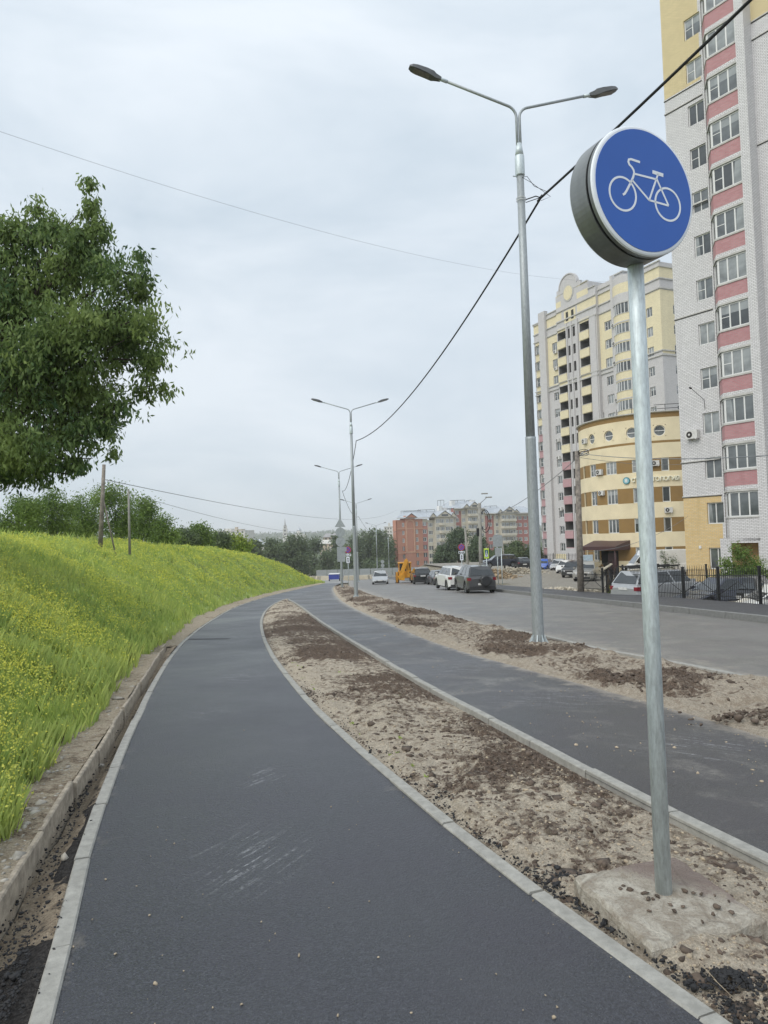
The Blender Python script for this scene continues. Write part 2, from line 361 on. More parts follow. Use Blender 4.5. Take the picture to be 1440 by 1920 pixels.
M_GB = brick('grey_brick', (.60, .585, .58), (.45, .44, .43)); M_PY = brick('pale_yellow_brick', (.80, .71, .47), (.62, .56, .4))
M_PK = brick('dusty_pink_brick', (.52, .29, .31), (.42, .33, .32)); M_OR = brick('orange_brick', (.54, .25, .17), (.46, .27, .2)); M_RD = brick('red_brick', (.46, .18, .16), (.42, .25, .21))
M_CR = simple('cream_render', (.60, .56, .46), .85, var=.08, scale=1.5); M_TRIMP = simple('peach_trim', (.60, .36, .24), .8, scale=2)
M_CLY = simple('clinic_cream_render', (.76, .66, .45), .85, var=.05, scale=.8, dirt=(.55, .47, .3, .35)); M_CLB = simple('clinic_brown_render', (.27, .165, .055), .85, var=.08, scale=1)
M_WHT = simple('white_pvc', (.72, .72, .70), .4, var=.04); M_TRIM = simple('pale_trim', (.50, .49, .46), .7, scale=3)
M_BLK = simple('black_iron', (.012, .012, .013), .45); M_RUB = simple('rubber', (.02, .02, .022), .8); M_DK = simple('dark_interior', (.035, .033, .03), .9)
M_ROOFG = simple('pale_metal_roof', (.50, .53, .56), .35, .4, scale=1); M_MAROON = simple('maroon_sheet', (.062, .026, .026), .45, scale=3)
M_AC = simple('ac_plastic', (.62, .61, .58), .5, scale=5); M_CABLE = simple('cable_sheath', (.015, .015, .017), .6); M_WIRE = simple('thin_wire', (.20, .21, .22), .6)
M_WOODP = simple('weathered_wood', (.24, .21, .18), .9, var=.3, scale=6, bmp=.4); M_CPOLE = simple('concrete_pole', (.30, .29, .26), .9, var=.15, scale=5)
M_BARK = simple('bark', (.07, .055, .042), .95, var=.3, scale=9, bmp=.6); M_CHROME = simple('chrome', (.55, .55, .56), .25, .9)
def glass(name, c, rough=.06, var=.5):
    m_, t, b = nodes(name); f = noise(t, mapped(t), .9, 3)
    t.links.new(ramp(t, f, .35, .65, tuple(x*(1-var) for x in c), tuple(x*(1+var*.4) for x in c)), b.inputs['Base Color'])
    b.inputs['Roughness'].default_value = rough; b.inputs['Specular IOR Level'].default_value = .8; b.inputs['Coat Weight'].default_value = .5; b.inputs['Coat Roughness'].default_value = .03
    MAT[name] = m_; return m_
M_GL = [glass('window_glass_dark', (.05, .058, .06)), glass('window_glass_mid', (.13, .145, .15)), glass('window_glass_curtain', (.30, .32, .32))]
M_CARGL = glass('car_glass', (.02, .024, .026), .03)
def paint(name, c, metal=.0, rough=.3):
    m_, t, b = nodes(name); f = noise(t, mapped(t), 1.4, 4)
    t.links.new(ramp(t, f, .3, .7, tuple(x*.86 for x in c), c), b.inputs['Base Color'])
    b.inputs['Roughness'].default_value = rough; b.inputs['Metallic'].default_value = metal; b.inputs['Coat Weight'].default_value = .7; b.inputs['Coat Roughness'].default_value = .06
    MAT[name] = m_; return m_
def foliage(name, c1, c2, c3=None, trans=.25):
    m_, t, b = nodes(name)
    at_ = N(t, 'ShaderNodeAttribute', attribute_name='tint'); o = ramp(t, at_.outputs['Fac'], 0, 1, c1, c2)
    f = ramp(t, noise(t, mapped(t), .7, 3), .4, .65); o = mixc(t, mathn(t, 'MULTIPLY', f, .55), o, c3 or tuple(x*1.5 for x in c1))
    t.links.new(o, b.inputs['Base Color']); b.inputs['Roughness'].default_value = .55; b.inputs['Specular IOR Level'].default_value = .3
    tr = t.nodes.new('ShaderNodeBsdfTranslucent'); t.links.new(o, tr.inputs['Color']); mxs = t.nodes.new('ShaderNodeMixShader'); mxs.inputs[0].default_value = trans
    t.links.new(b.outputs[0], mxs.inputs[1]); t.links.new(tr.outputs[0], mxs.inputs[2]); t.links.new(mxs.outputs[0], t.nodes['Material Output'].inputs['Surface'])
    MAT[name] = m_; return m_
M_LEAF = foliage('maple_leaf', (.05, .11, .042), (.24, .33, .11), (.30, .37, .10), .42)
M_LEAF2 = foliage('shrub_leaf', (.06, .12, .026), (.20, .29, .07), (.24, .32, .07)); M_LEAF3 = foliage('far_leaf', (.065, .10, .05), (.14, .19, .09), (.18, .22, .10))
M_LEAFY = foliage('yellow_green_leaf', (.16, .24, .035), (.38, .42, .07)); M_WILLOW = foliage('willow_leaf', (.07, .10, .055), (.14, .19, .10))
M_GRASS = foliage('grass_blade', (.23, .36, .09), (.60, .66, .19), (.52, .61, .19), .42)
M_FLOW = foliage('yellow_blossom', (.50, .57, .12), (.90, .83, .13), (.66, .70, .18), .4)
M_TURF = simple('turf_base', (.36, .45, .13), .95, var=.5, scale=1.2)

# ================================================================== THE GROUND
def sheet(name, xl, xr, Ys, nc, hf, mat, smooth=True, tint=None, kind='structure'):
    Ys = np.asarray(Ys, float); t = np.linspace(0, 1, nc)
    Y = np.repeat(Ys[:, None], nc, 1); a = np.broadcast_to(np.asarray(xl(Ys)), Ys.shape)[:, None]; b = np.broadcast_to(np.asarray(xr(Ys)), Ys.shape)[:, None]
    X = a+(b-a)*t[None]; T = np.repeat(t[None], len(Ys), 0)
    Z = gz(Y)+hf(X, Y, T)
    tn = None if tint is None else tint(X, Y, T).ravel()
    o = npmesh(name, np.stack([X, Y, Z], -1).reshape(-1, 3), grid_faces(len(Ys), nc), mat, smooth=smooth, tint=tn)
    return tag(o, kind=kind)
def geo(a, b, n): return np.geomspace(a, b, n)
k0 = lambda X, Y, T: 0*X
# one sheet to the horizon
def far_z(x, y):
    z = np.where(y < 300, -SL*y, -13.5-.02*(np.minimum(y, 700)-300))
    up = np.clip((y-650)/1500, 0, 1); z = z+up*up*(3-2*up)*(34+9*fbm(x, y, 3, 3, .0016))
    near = np.exp(-np.clip(y-60, 0, None)/200.)
    return z-.14
gy = np.concatenate([np.linspace(-60, 0, 7), geo(1, 5000, 110)]); gx = np.concatenate([-geo(2500, 1, 40), [0], geo(1, 2500, 40)])
GX, GY = np.meshgrid(gx, gy)
tag(npmesh('ground', np.stack([GX, GY, far_z(GX, GY)], -1).reshape(-1, 3), grid_faces(len(gy), len(gx)), M_GROUND, smooth=True), kind='structure')
# cycle path, footpath, road
sheet('cycle_path', kerbL, lambda y: np.where(y < 44.5, path1R(y), kerbL(y)+(p2L(44.5)-kerbL(44.5))*np.clip(1, 0, 1)), geo(1.2, 97, 200), 26, lambda X, Y, T: .0*X+.004*fbm(X, Y, 77, 2, .9)-.002, M_PATH, tint=lambda X, Y, T: np.abs(2*T-1)**9)
sheet('footpath', lambda y: np.where(y < 44.5, p2L(y), kerbL(y)+(p2L(44.5)-kerbL(44.5))), p2R, geo(1.5, 97, 200), 26, lambda X, Y, T: .004+.0*X, M_FOOT, tint=lambda X, Y, T: T**7)
sheet('road', roadL, kerbR, geo(2.2, 150, 120), 30, lambda X, Y, T: .02*np.sin(T*np.pi)-.02, M_ROAD, tint=lambda X, Y, T: (1-T)**6)
sheet('sidewalk', lambda y: kerbR(y)+.15, swR, geo(3, 150, 100), 5, lambda X, Y, T: .14+0*X, M_SIDE)
# junction ground past the end of the road
M_FARLOT = simple('far_hardstanding', (.30, .30, .29), .8, var=.2, scale=.3)
sheet('junction_pavement', lambda y: y*0-14+.0*y, lambda y: 6-.05*y, geo(97, 200, 30), 8, lambda X, Y, T: -.035+0*X, M_FARLOT)

# soil strips with modelled lumps
def lumps(X, Y, s, amp):
    n = fbm(X, Y, s, 5, 2.4); r = 1-np.abs(fbm(X, Y, s+3, 4, 5.)); c = fbm(X, Y, s+8, 3, 17.)
    pat = np.clip(fbm(X, Y, s+11, 3, .8)*1.6+.45, 0, 1)
    return amp*(.9*n+pat*(.7*(r-.75)+.35*c))
def patch(X, Y, s): return np.clip(fbm(X, Y, s+11, 3, .8)*1.6+.45, 0, 1)
def v1h(X, Y, T):
    e = np.minimum(T, 1-T)*2; ed = np.clip(e*5, 0, 1)
    w_ = np.clip(p2L(Y)-path1R(Y), .05, 9)
    return -.015-.02*T+ed*(.012*np.exp(-((X-1.25)**2+(Y-2.85)**2)/.12)+.02+.10*np.sin(np.clip(T*np.pi, 0, np.pi))*np.exp(-((Y-23)/11)**2)*1.2+lumps(X, Y, 1, .10)*np.minimum(1, w_))
sheet('verge_soil', lambda y: path1R(y)-.01, lambda y: p2L(y)+.01, geo(1.6, 44.2, 620), 84, v1h, M_VERGE,
      tint=lambda X, Y, T: patch(X, Y, 1)*.42-.16+.42*np.exp(-((Y-19)/7.)**2)+np.where(T > .8, .05, 0)-.25*np.exp(-((T-.12)/.1)**2))
def v2h(X, Y, T):
    e = np.clip(np.minimum(T, 1-T)*8, 0, 1)
    pud = np.exp(-(((X-4.25)/.85)**2+((Y-7.68)/.22)**2)**2)*.13+np.exp(-(((X-2.6)/.6)**2+((Y-12.2)/.5)**2)**2)*.06
    return -.02+e*(.05+lumps(X, Y, 21, .16)*(1-.8*np.clip(pud*9, 0, 1))+.03*np.sin(T*np.pi))-pud
sheet('verge_soil', lambda y: p2R(y), lambda y: roadL(y)-.0, geo(4.2, 76, 560), 84, v2h, M_VERGE2,
      tint=lambda X, Y, T: patch(X, Y, 21)*.42-.04-.75*np.exp(-(T/(.11+.05*fbm(X, Y, 3, 2, 1.)))**2)-.25*np.exp(-((1-T)/.05)**2)-.9*np.exp(-(((X-4.7)/.55)**2+((Y-8.9)/.6)**2))-.7*np.exp(-(((X-3.7)/.9)**2+((Y-7.7)/.3)**2))+.3*np.exp(-(((X-3.75)/.5)**2+((Y-7.0)/.22)**2)))
M_PUD = simple('muddy_water', (.27, .225, .15), .06, var=.1, spec=.6)
mb = MB(); mb.face([(5.6+.0*0, 7.3, gz(7.3)-.075), (3.4, 7.3, gz(7.3)-.075), (3.4, 8.9, gz(7.9)-.085), (5.6, 8.9, gz(7.9)-.085)], M_PUD)
P_ = []
for i in range(28):
    t = 2*math.pi*i/28; P_.append((4.25+.85*math.cos(t), 7.68+.26*math.sin(t)+.03*math.sin(3*t), gz(7.68)-.045))
mb = MB(); mb.face(P_, M_PUD); tag(mb.build('puddle'), kind='structure')

# left side: trench between kerb and old edging, shelf of tan soil, embankment
shelf_h = lambda X, Y, T: .115-.03*np.clip((Y-10)/8, 0, 1)+lumps(X, Y, 31, .028)
sheet('trench', lambda y: np.minimum(concL(y), kerbL(y)-.1), lambda y: kerbL(y)+.01, geo(1.6, 16.2, 240), 36, lambda X, Y, T: -.075+.055*np.clip((T-.35)*2, 0, 1)+.07*np.clip((Y-11)/5, 0, 1)+lumps(X, Y, 41, .03), M_TRENCH,
      tint=lambda X, Y, T: np.where(T > .58+.55*fbm(X, Y, 2, 3, 1.8), .70, -.35)*np.where(Y < 3.3, 1, np.where((Y > 3.9) & (Y < 5.2), .9, .2)))
sheet('soil_shelf', lambda y: grassR(y)-.6, lambda y: np.where(y < 16.2, np.minimum(concL(y)-.035, kerbL(y)), kerbL(y)+.01), geo(1.6, 98, 420), 34, lambda X, Y, T: np.where(Y < 14, shelf_h(X, Y, T), .07*(1-T)+.02+lumps(X, Y, 31, .03)), M_SHELF, tint=lambda X, Y, T: patch(X, Y, 31)*.35-.1)
ys = np.concatenate([np.linspace(-8, 2, 14)[:-1], geo(2, 104, 170)]); ts = np.concatenate([np.linspace(0, 1, 30), np.linspace(1.1, 3, 10), [4, 6, 9, 13, 18]])
YY, TT = np.meshgrid(ys, ts, indexing='ij'); XX = grassR(YY)-embW(YY)*TT
ZZ = emb_z(YY, TT)-.12*np.clip(TT-1, 0, None)*.2
tag(npmesh('embankment', np.stack([XX, YY, ZZ], -1).reshape(-1, 3), grid_faces(len(ys), len(ts)), M_TURF, smooth=True), kind='structure')

# car park on the right, lower than the sidewalk near the fence
def lotz(y): return np.interp(y, [0, 18, 30, 45, 70, 110, 135], [-1.8, -1.9, -2.0, -2.2, -3.0, -3.3, -3.6])
ys = geo(10, 135, 70); ts = np.linspace(0, 1, 30)
YY, TT = np.meshgrid(ys, ts, indexing='ij'); L_ = swR(YY)+.25+np.clip((YY-75)/20, 0, 1)*5; XX = L_+(75-L_)*TT**1.6
tag(npmesh('car_park', np.stack([XX, YY, lotz(YY)+.02*fbm(XX, YY, 4, 3, .5)+0*XX], -1).reshape(-1, 3), grid_faces(len(ys), len(ts)), M_LOT, smooth=True), kind='structure')
# low bank that closes the step between sidewalk and car park
ys = geo(4, 135, 120); t4 = np.array([0, .3, .7, 1.])
YY, TT = np.meshgrid(ys, t4, indexing='ij'); top = gz(YY)+.12; bot = lotz(YY)-.1
XX = swR(YY)-.02+TT*np.where(YY < 60, .5, 6); ZZ = top+(bot-top)*TT
tag(npmesh('roadside_bank', np.stack([XX, YY, ZZ+.04*fbm(XX, YY, 9, 3, 1.5)*(TT > 0)], -1).reshape(-1, 3), grid_faces(len(ys), 4), M_GROUND, smooth=True), kind='structure')

# ------------------------------------------------------------------ kerbs
def kerb(name, cv, y0, y1, wdt, side, zt, zb, mat, Lk=1.0, gap=.011, jit=.006, wob=.004):
    mb = MB(); ys = []; y = y0
    while y < y1:
        ys.append(y); y += Lk*.97*(1 if y < 40 else 3)
    for a, b in zip(ys[:-1], ys[1:]):
        g = gap*(1+max(0, a-5)*.03); xa, xb = float(cv(a)), float(cv(b)); d = np.array([xb-xa, b-a]); Ln = np.hypot(*d); d /= Ln; n = np.array([-d[1], d[0]])*(1 if side == 'L' else -1)
        A = np.array([xa, a])+d*g/2; B = np.array([xb, b])-d*g/2; dz = random.uniform(-jit, jit); dn = random.uniform(-wob, wob); dz2 = random.uniform(-jit, jit)
        c = .008
        for (P, Q, n0, n1, z0, z1) in ((A, B, dn, dn+wdt, zb, zt-c),):
            lo = [(*(P+n*n0), gz(P[1])+z0), (*(Q+n*n0), gz(Q[1])+z0), (*(Q+n*n1), gz(Q[1])+z0), (*(P+n*n1), gz(P[1])+z0)]
            hi = [(*(P+n*n0), gz(P[1])+z1+dz), (*(Q+n*n0), gz(Q[1])+z1+dz2), (*(Q+n*n1), gz(Q[1])+z1+dz2), (*(P+n*n1), gz(P[1])+z1+dz)]
            tp = [(*(P+n*(n0+c)), gz(P[1])+z1+dz+c), (*(Q+n*(n0+c)), gz(Q[1])+z1+dz2+c), (*(Q+n*(n1-c)), gz(Q[1])+z1+dz2+c), (*(P+n*(n1-c)), gz(P[1])+z1+dz+c)]
            for k in range(4):
                j = (k+1) % 4; mb.face([lo[k], lo[j], hi[j], hi[k]], mat); mb.face([hi[k], hi[j], tp[j], tp[k]], mat)
            mb.face(tp, mat)
    return tag(mb.build(name), kind='structure')
kerb('kerb', kerbL, 1.2, 95, .085, 'R', .014, -.2, M_KERB)
kerb('kerb', path1R, 1.6, 44.6, .085, 'L', .014, -.2, M_KERB)
kerb('kerb', p2L, 1.6, 44.6, .085, 'R', .030, -.25, M_KERB)
kerb('kerb', roadL, 5, 76, .10, 'L', .03, -.2, M_KERB)
kerb('kerb', p2R, 20, 76, .06, 'R', .012, -.2, M_KERB)
kerb('kerb', kerbR, 4, 150, .16, 'R', .15, -.2, M_KERB2, wob=.006)
o = kerb('concrete_edging', concL, 1.4, 16, .04, 'L', .115, -.15, M_CONC, 1.0, .016, .016, .016); del o['kind']
tag(o, 'old stained concrete edging boards standing beside the sandy trench', 'edging')

# ------------------------------------------------------------------ scattered clods, stones, crumbs, each kind one uncountable mass
def ico():
    import bmesh
    b = bmesh.new(); bmesh.ops.create_icosphere(b, subdivisions=1, radius=1); V = np.array([v.co[:] for v in b.verts]); F_ = np.array([[v.index for v in f.verts] for f in b.faces]); b.free(); return V, F_
IV, IF = ico()
def scatter(name, P, R, mat, flat=.7, label=None, cat=None, smooth=True, tint=False, kind='stuff'):
    n = len(P); P = np.asarray(P); R = np.asarray(R)
    ang = rng.uniform(0, 6.28, n); ca, sa = np.cos(ang), np.sin(ang)
    S = rng.uniform(.6, 1.35, (n, 3)); S[:, 2] *= flat
    V = IV[None]*(1+.30*rng.normal(size=(n, len(IV), 1)))*S[:, None]*R[:, None, None]
    x = V[..., 0]*ca[:, None]-V[..., 1]*sa[:, None]; y = V[..., 0]*sa[:, None]+V[..., 1]*ca[:, None]
    V = np.stack([x, y, V[..., 2]], -1)+P[:, None]
    Fc = IF[None]+(np.arange(n)*len(IV))[:, None, None]
    o = npmesh(name, V.reshape(-1, 3), Fc.reshape(-1, 3), mat, smooth=smooth)
    return tag(o, label, cat, kind=kind)
M_CLOD = simple('soil_clod', (.125, .095, .074), .95, var=.35, scale=14, bmp=.5); M_TAR = simple('asphalt_crumb', (.022, .022, .024), .75, var=.3, scale=30, bmp=.5)
M_STONE = simple('pale_stone', (.42, .39, .34), .9, var=.25, scale=10, bmp=.3); M_SANDC = simple('sand_lump', (.43, .355, .26), .95, var=.2, scale=10)
def strip_pts(n, y0, y1, xl, xr, hf, lo=0, hi=1, pw=1.3, keep=None):
    u_ = rng.uniform(0, 1, n); Y = (y0**(-pw)+u_*(y1**(-pw)-y0**(-pw)))**(-1/pw); T = rng.uniform(lo, hi, n)
    X = xl(Y)+(xr(Y)-xl(Y))*T
    if keep is not None:
        k = keep(X, Y, T) > rng.uniform(0, 1, n); X, Y, T = X[k], Y[k], T[k]
    return np.stack([X, Y, gz(Y)+hf(X, Y, T)], -1), Y
P, Y = strip_pts(17000, 2.2, 44, lambda y: path1R(y)-.01, lambda y: p2L(y)+.01, v1h, .03, .97, .9, lambda X, Y, T: patch(X, Y, 1)**2+.10)
PL, YL = strip_pts(2600, 2.3, 40, lambda y: path1R(y)+.03, lambda y: p2L(y)-.03, v1h, .05, .95, .9, lambda X, Y, T: np.clip(fbm(X, Y, 90, 3, 1.6)*3, 0, 1))
scatter('large_soil_clods', PL, np.exp(rng.normal(-4.15, .4, len(PL)))*(1+YL*.02), M_CLOD, .6, label='larger brown clods clumped on the verge between the two paths', cat='soil clods')
scatter('soil_clods', P, np.exp(rng.normal(-5.05, .52, len(P)))*(1+Y*.025), M_CLOD, label='brown soil clods scattered over the sandy verge between the paths', cat='soil clods')
P, Y = strip_pts(15000, 5, 75, p2R, roadL, v2h, .12, .97, .7, lambda X, Y, T: patch(X, Y, 21)**2+.05)
scatter('soil_clods', P, np.exp(rng.normal(-4.4, .5, len(P)))*(1+Y*.015), M_CLOD, label='dark lumpy soil clods heaped along the roadside strip', cat='soil clods')
q = rng.normal(size=(420, 2))*[.30, .10]; q[:, 0] += 3.85; q[:, 1] += 7.02
scatter('soil_clods', np.stack([q[:, 0], q[:, 1], gz(q[:, 1])+.02+.07*rng.uniform(0, 1, 420)], -1), np.exp(rng.normal(-3.9, .35, 420)), M_CLOD, label='heap of dark clods between the puddle and the footpath', cat='soil clods')
P, Y = strip_pts(4200, 2.2, 9, lambda y: path1R(y)-.01, lambda y: p2L(y)+.01, v1h, .03, .97, 1.0)
scatter('sand_lumps', P, np.exp(rng.normal(-5.3, .45, len(P))), M_SANDC, label='pale crumbs of sand and gravel on the near verge', cat='gravel')
P, Y = strip_pts(2600, 2.0, 20, lambda y: path1R(y)+.0, lambda y: path1R(y)+.26, lambda X, Y, T: np.where(T < .33, .016, -.01), 0, 1, 1.2)
P2, Y2 = strip_pts(4200, 1.9, 5.6, lambda y: kerbL(y)-.42, lambda y: kerbL(y)-.08, lambda X, Y, T: -.035+.04*T, 0, 1, 1.5, lambda X, Y, T: T**1.6)
P3, Y3 = strip_pts(900, 5, 10, lambda y: kerbL(y)-.35, lambda y: kerbL(y)-.1, lambda X, Y, T: -.03+.02*T, 0, 1, 1.2)
P4, _ = strip_pts(160, 2.0, 9, lambda y: kerbL(y)-.1, lambda y: kerbL(y)+.03, lambda X, Y, T: .014+0*X, 0, 1, 1.2)
q = rng.normal(size=(420, 2))*[.055, .04]; P5 = np.stack([1.245+q[:, 0], 2.74+q[:, 1], gz(2.74)-.0+.03*np.exp(-(q**2).sum(1)*300)+.01], -1)
q = rng.normal(size=(300, 2))*[.07, .05]; P6 = np.stack([.86+q[:, 0], 3.63+q[:, 1]*1., gz(3.6)-.0+.01+0*q[:, 0]], -1)
PA = np.concatenate([P, P2, P3, P4, P5, P6]); scatter('asphalt_crumbs', PA, np.exp(rng.normal(-5.25, .42, len(PA))), M_TAR, label='loose black asphalt crumbs along the path kerbs', cat='asphalt crumbs')
P, Y = strip_pts(900, 2.2, 16, kerbL, path1R, lambda X, Y, T: .002+0*X, .04, .96, 1.1, lambda X, Y, T: .12+.88*np.maximum(np.exp(-((1-T)/.06)**2), np.exp(-(T/.05)**2)))
scatter('path_grit', P, np.exp(rng.normal(-5.7, .4, len(P))), M_SANDC, label='grains of sand and grit strewn on the cycle path edges', cat='grit')
P, Y = strip_pts(1500, 5, 30, p2L, p2R, lambda X, Y, T: .006+0*X, .04, .99, 1.0, lambda X, Y, T: .08+.92*np.exp(-((1-T)/.12)**2))
scatter('path_grit', P, np.exp(rng.normal(-5.1, .5, len(P))), M_SANDC, label='grains of sand spilled over the footpath edge', cat='grit')
mb = MB()
for i in range(90):
    y = float(rng.uniform(2.5, 8)**1.0); T = float(rng.uniform(.1, .9)); x = float(path1R(y)+(p2L(y)-path1R(y))*T); z = gz(y)+float(v1h(np.array([x]), np.array([y]), np.array([T]))[0]); a = rng.uniform(0, 6.28); L_ = rng.uniform(.04, .13)
    mb.tube([(x, y, z), (x+math.cos(a)*L_*.4, y+math.sin(a)*L_*.4, z+rng.uniform(.01, .045)), (x+math.cos(a+.5)*L_, y+math.sin(a+.5)*L_, z+.005)], .0013, M_SANDC, 4)
tag(mb.build('dry_roots'), 'thin dry roots and straws lying on the near verge soil', 'roots', kind='stuff')
P, Y = strip_pts(420, 2.6, 30, lambda y: grassR(y)+.0, lambda y: np.minimum(concL(y)-.06, kerbL(y)-.1), shelf_h, 0, 1, 1.1)
scatter('gravel_stones', P, np.exp(rng.normal(-4.5, .5, len(P))), M_STONE, flat=.5, label='small pale stones scattered on the tan soil shelf', cat='gravel')
for i, (u, v, r, lab) in enumerate(((122,1608,.030,'flat grey stone by the edging board bend'), (30,1612,.045,'largest grey stone of the pile at the foot of the grass'), (8,1590,.035,'grey stone behind the largest stone of the pile'), (15,1640,.03,'pale stone in front of the largest stone of the pile'), (165,1466,.030,'brown pointed stone standing in the trench beside the edging'), (188,1435,.035,'flat white stone lying in the trench'))):
    d = ray(u, v); hh = .09 if u < 130 else -.03; t = (hh-1.6)/(d[2]+SL*d[1]); p = EYE+d*t
    o = scatter('stone', [p], [r], M_STONE if i != 4 else M_CLOD, .55, lab, 'stone', kind=None)
# rubble heaps by the car park entrance
def heap(cx, cy, z, rx, ry, n, hgt, lo, mat, label):
    q = rng.normal(size=(n, 2))*.45; r2 = (q**2).sum(1)
    P = np.stack([cx+q[:, 0]*rx, cy+q[:, 1]*ry, z+hgt*np.exp(-r2*1.6)*rng.uniform(.2, 1, n)], -1)
    return scatter('rubble', P, np.exp(rng.normal(lo, .4, n)), mat, .6, label, 'rubble')
M_RUBB = simple('ochre_rubble', (.36, .27, .17), .95, var=.35, scale=3)
M_RUBP = simple('pale_rubble', (.50, .45, .36), .95, var=.3, scale=3)
p = at(1055, 1098, 40); heap(p[0]+.6, 43, gz(43)-.1, 2.0, 1.6, 420, .28, -2.6, M_RUBP, 'pale broken rubble at the car park corner beside the wooden pole')
p = at(932, 1075, 72); heap(p[0]+.4, 76, gz(76)+.3, 2.4, 4, 900, 1.0, -2.5, M_RUBB, 'ochre rubble heap beyond the grey spare wheel car')
p = at(965, 1068, 80); heap(p[0]+.5, 84, gz(82)+.5, 4.5, 4, 900, .8, -2.4, M_RUBP, 'mixed rubble heap in front of the dark parked cars')

# ------------------------------------------------------------------ grass and blossom on the embankment
def emb_pts(n, y0, y1, tmax=1.25, pw=1.0):
    u_ = rng.uniform(0, 1, n); Y = (y0**(-pw)+u_*(y1**(-pw)-y0**(-pw)))**(-1/pw); T = rng.uniform(-.01, tmax, n)
    T = T+np.where(T < .03, .05*fbm(Y, Y*0, 6, 3, 1.2), 0)
    X = grassR(Y)-embW(Y)*T; return X, Y, T, emb_z(Y, T)
def blades(n, y0, y1, h0, h1, w0, wd, name, mat, label, cat, pw=1.0, keep=None, yoff=0, tmax=1.25):
    X, Y, T, Z = emb_pts(n, y0, y1, tmax, pw)
    if keep is not None:
        k = keep(X, Y, T) > rng.uniform(0, 1, n); X, Y, T, Z = X[k], Y[k], T[k], Z[k]
    n = len(X); ang = rng.uniform(0, 6.283, n); H = rng.uniform(h0, h1, n)*(.85+.6*fbm(X, Y, 12, 3, 1.1)); W_ = (w0+wd*Y)*rng.uniform(.6, 1.3, n)
    lean = rng.uniform(.1, .55, n)*H; la = rng.uniform(0, 6.283, n)
    dx, dy = np.cos(ang)*W_/2, np.sin(ang)*W_/2; lx, ly = np.cos(la)*lean, np.sin(la)*lean
    base = np.stack([X, Y, Z-.02], -1)
    V = np.stack([base+np.stack([-dx, -dy, 0*X], -1), base+np.stack([dx, dy, 0*X], -1),
                  base+np.stack([dx*.7+lx*.4, dy*.7+ly*.4, H*.6], -1), base+np.stack([lx, ly, H], -1), ], 1)
    Fc = np.arange(n*4).reshape(n, 4)
    t_ = np.clip(.5+.45*fbm(X, Y, 8, 3, .9)+rng.normal(0, .18, n), 0, 1)
    return npmesh(name, V.reshape(-1, 3), Fc, mat, tint=np.repeat(t_, 4)), (X, Y, Z, H, lx, ly)
def yellowness(X, Y, T):
    near_edge = np.clip((T-.02)/.25, .06, 1)
    f = np.clip(.62+1.25*fbm(X, Y, 15, 3, .38)+.5*fbm(X, Y, 19, 2, 1.7), .10, 1); g = np.where(Y < 5.5, .75*np.clip((T-.02)*8, .2, 1), near_edge)
    return np.clip(f*g*np.where(Y < 16, 1.5, 1.0), 0, 1)
o, _ = blades(210000, 2.3, 104, .14, .34, .0035, .0014, 'grass', M_GRASS, None, None, .75)
tag(o, 'tall green grass covering the embankment beside the cycle path', 'grass', kind='stuff')
o, _ = blades(26000, 3, 100, .30, .62, .004, .0012, 'tall_weeds', M_GRASS, None, None, .6, keep=lambda X, Y, T: np.where(T > .8, .8, 0)+np.where(fbm(X, Y, 61, 2, .8) > .22, .35, 0))
tag(o, 'taller weed stalks along the crest and in clumps on the embankment', 'weeds', kind='stuff')
# leafy mustard plants: stems + petals
def petals(n, y0, y1, pw, size0, sized, name):
    X, Y, T, Z = emb_pts(n, y0, y1, 1.2, pw)
    k = yellowness(X, Y, T) > rng.uniform(0, 1, n); X, Y, T, Z = X[k], Y[k], T[k], Z[k]; n = len(X)
    hgt = rng.uniform(.12, .42, n)*(.85+.3*fbm(X, Y, 12, 3, .5)); k_ = 4
    X = np.repeat(X, k_)+rng.normal(0, .035, n*k_)*(1+np.repeat(Y, k_)*.02); Y = np.repeat(Y, k_)+rng.normal(0, .035, n*k_); Z = np.repeat(Z+hgt, k_)-np.abs(rng.normal(0, .05, n*k_))
    n *= k_; S = (size0+sized*Y)*rng.uniform(.6, 1.3, n)
    a = rng.normal(size=(n, 3)); a /= np.linalg.norm(a, axis=1)[:, None]; b = rng.normal(size=(n, 3)); b -= a*(a*b).sum(1)[:, None]; b /= np.linalg.norm(b, axis=1)[:, None]
    P = np.stack([X, Y, Z], -1); A, B = a*S[:, None], b*S[:, None]
    V = np.stack([P-A, P-B*.7, P+A, P+B*.7], 1)
    t_ = np.clip(rng.normal(.6, .28, n)+.25*fbm(X, Y, 31, 2, .6)-.36*np.clip((Y-8)/14, 0, 1), 0, 1)
    return npmesh(name, V.reshape(-1, 3), np.arange(n*4).reshape(n, 4), M_FLOW, tint=np.repeat(t_, 4))
tag(petals(130000, 2.6, 102, .95, .0062, .00085, 'blossom'), 'yellow mustard blossom spread over the grassy embankment', 'wild flowers', kind='stuff')
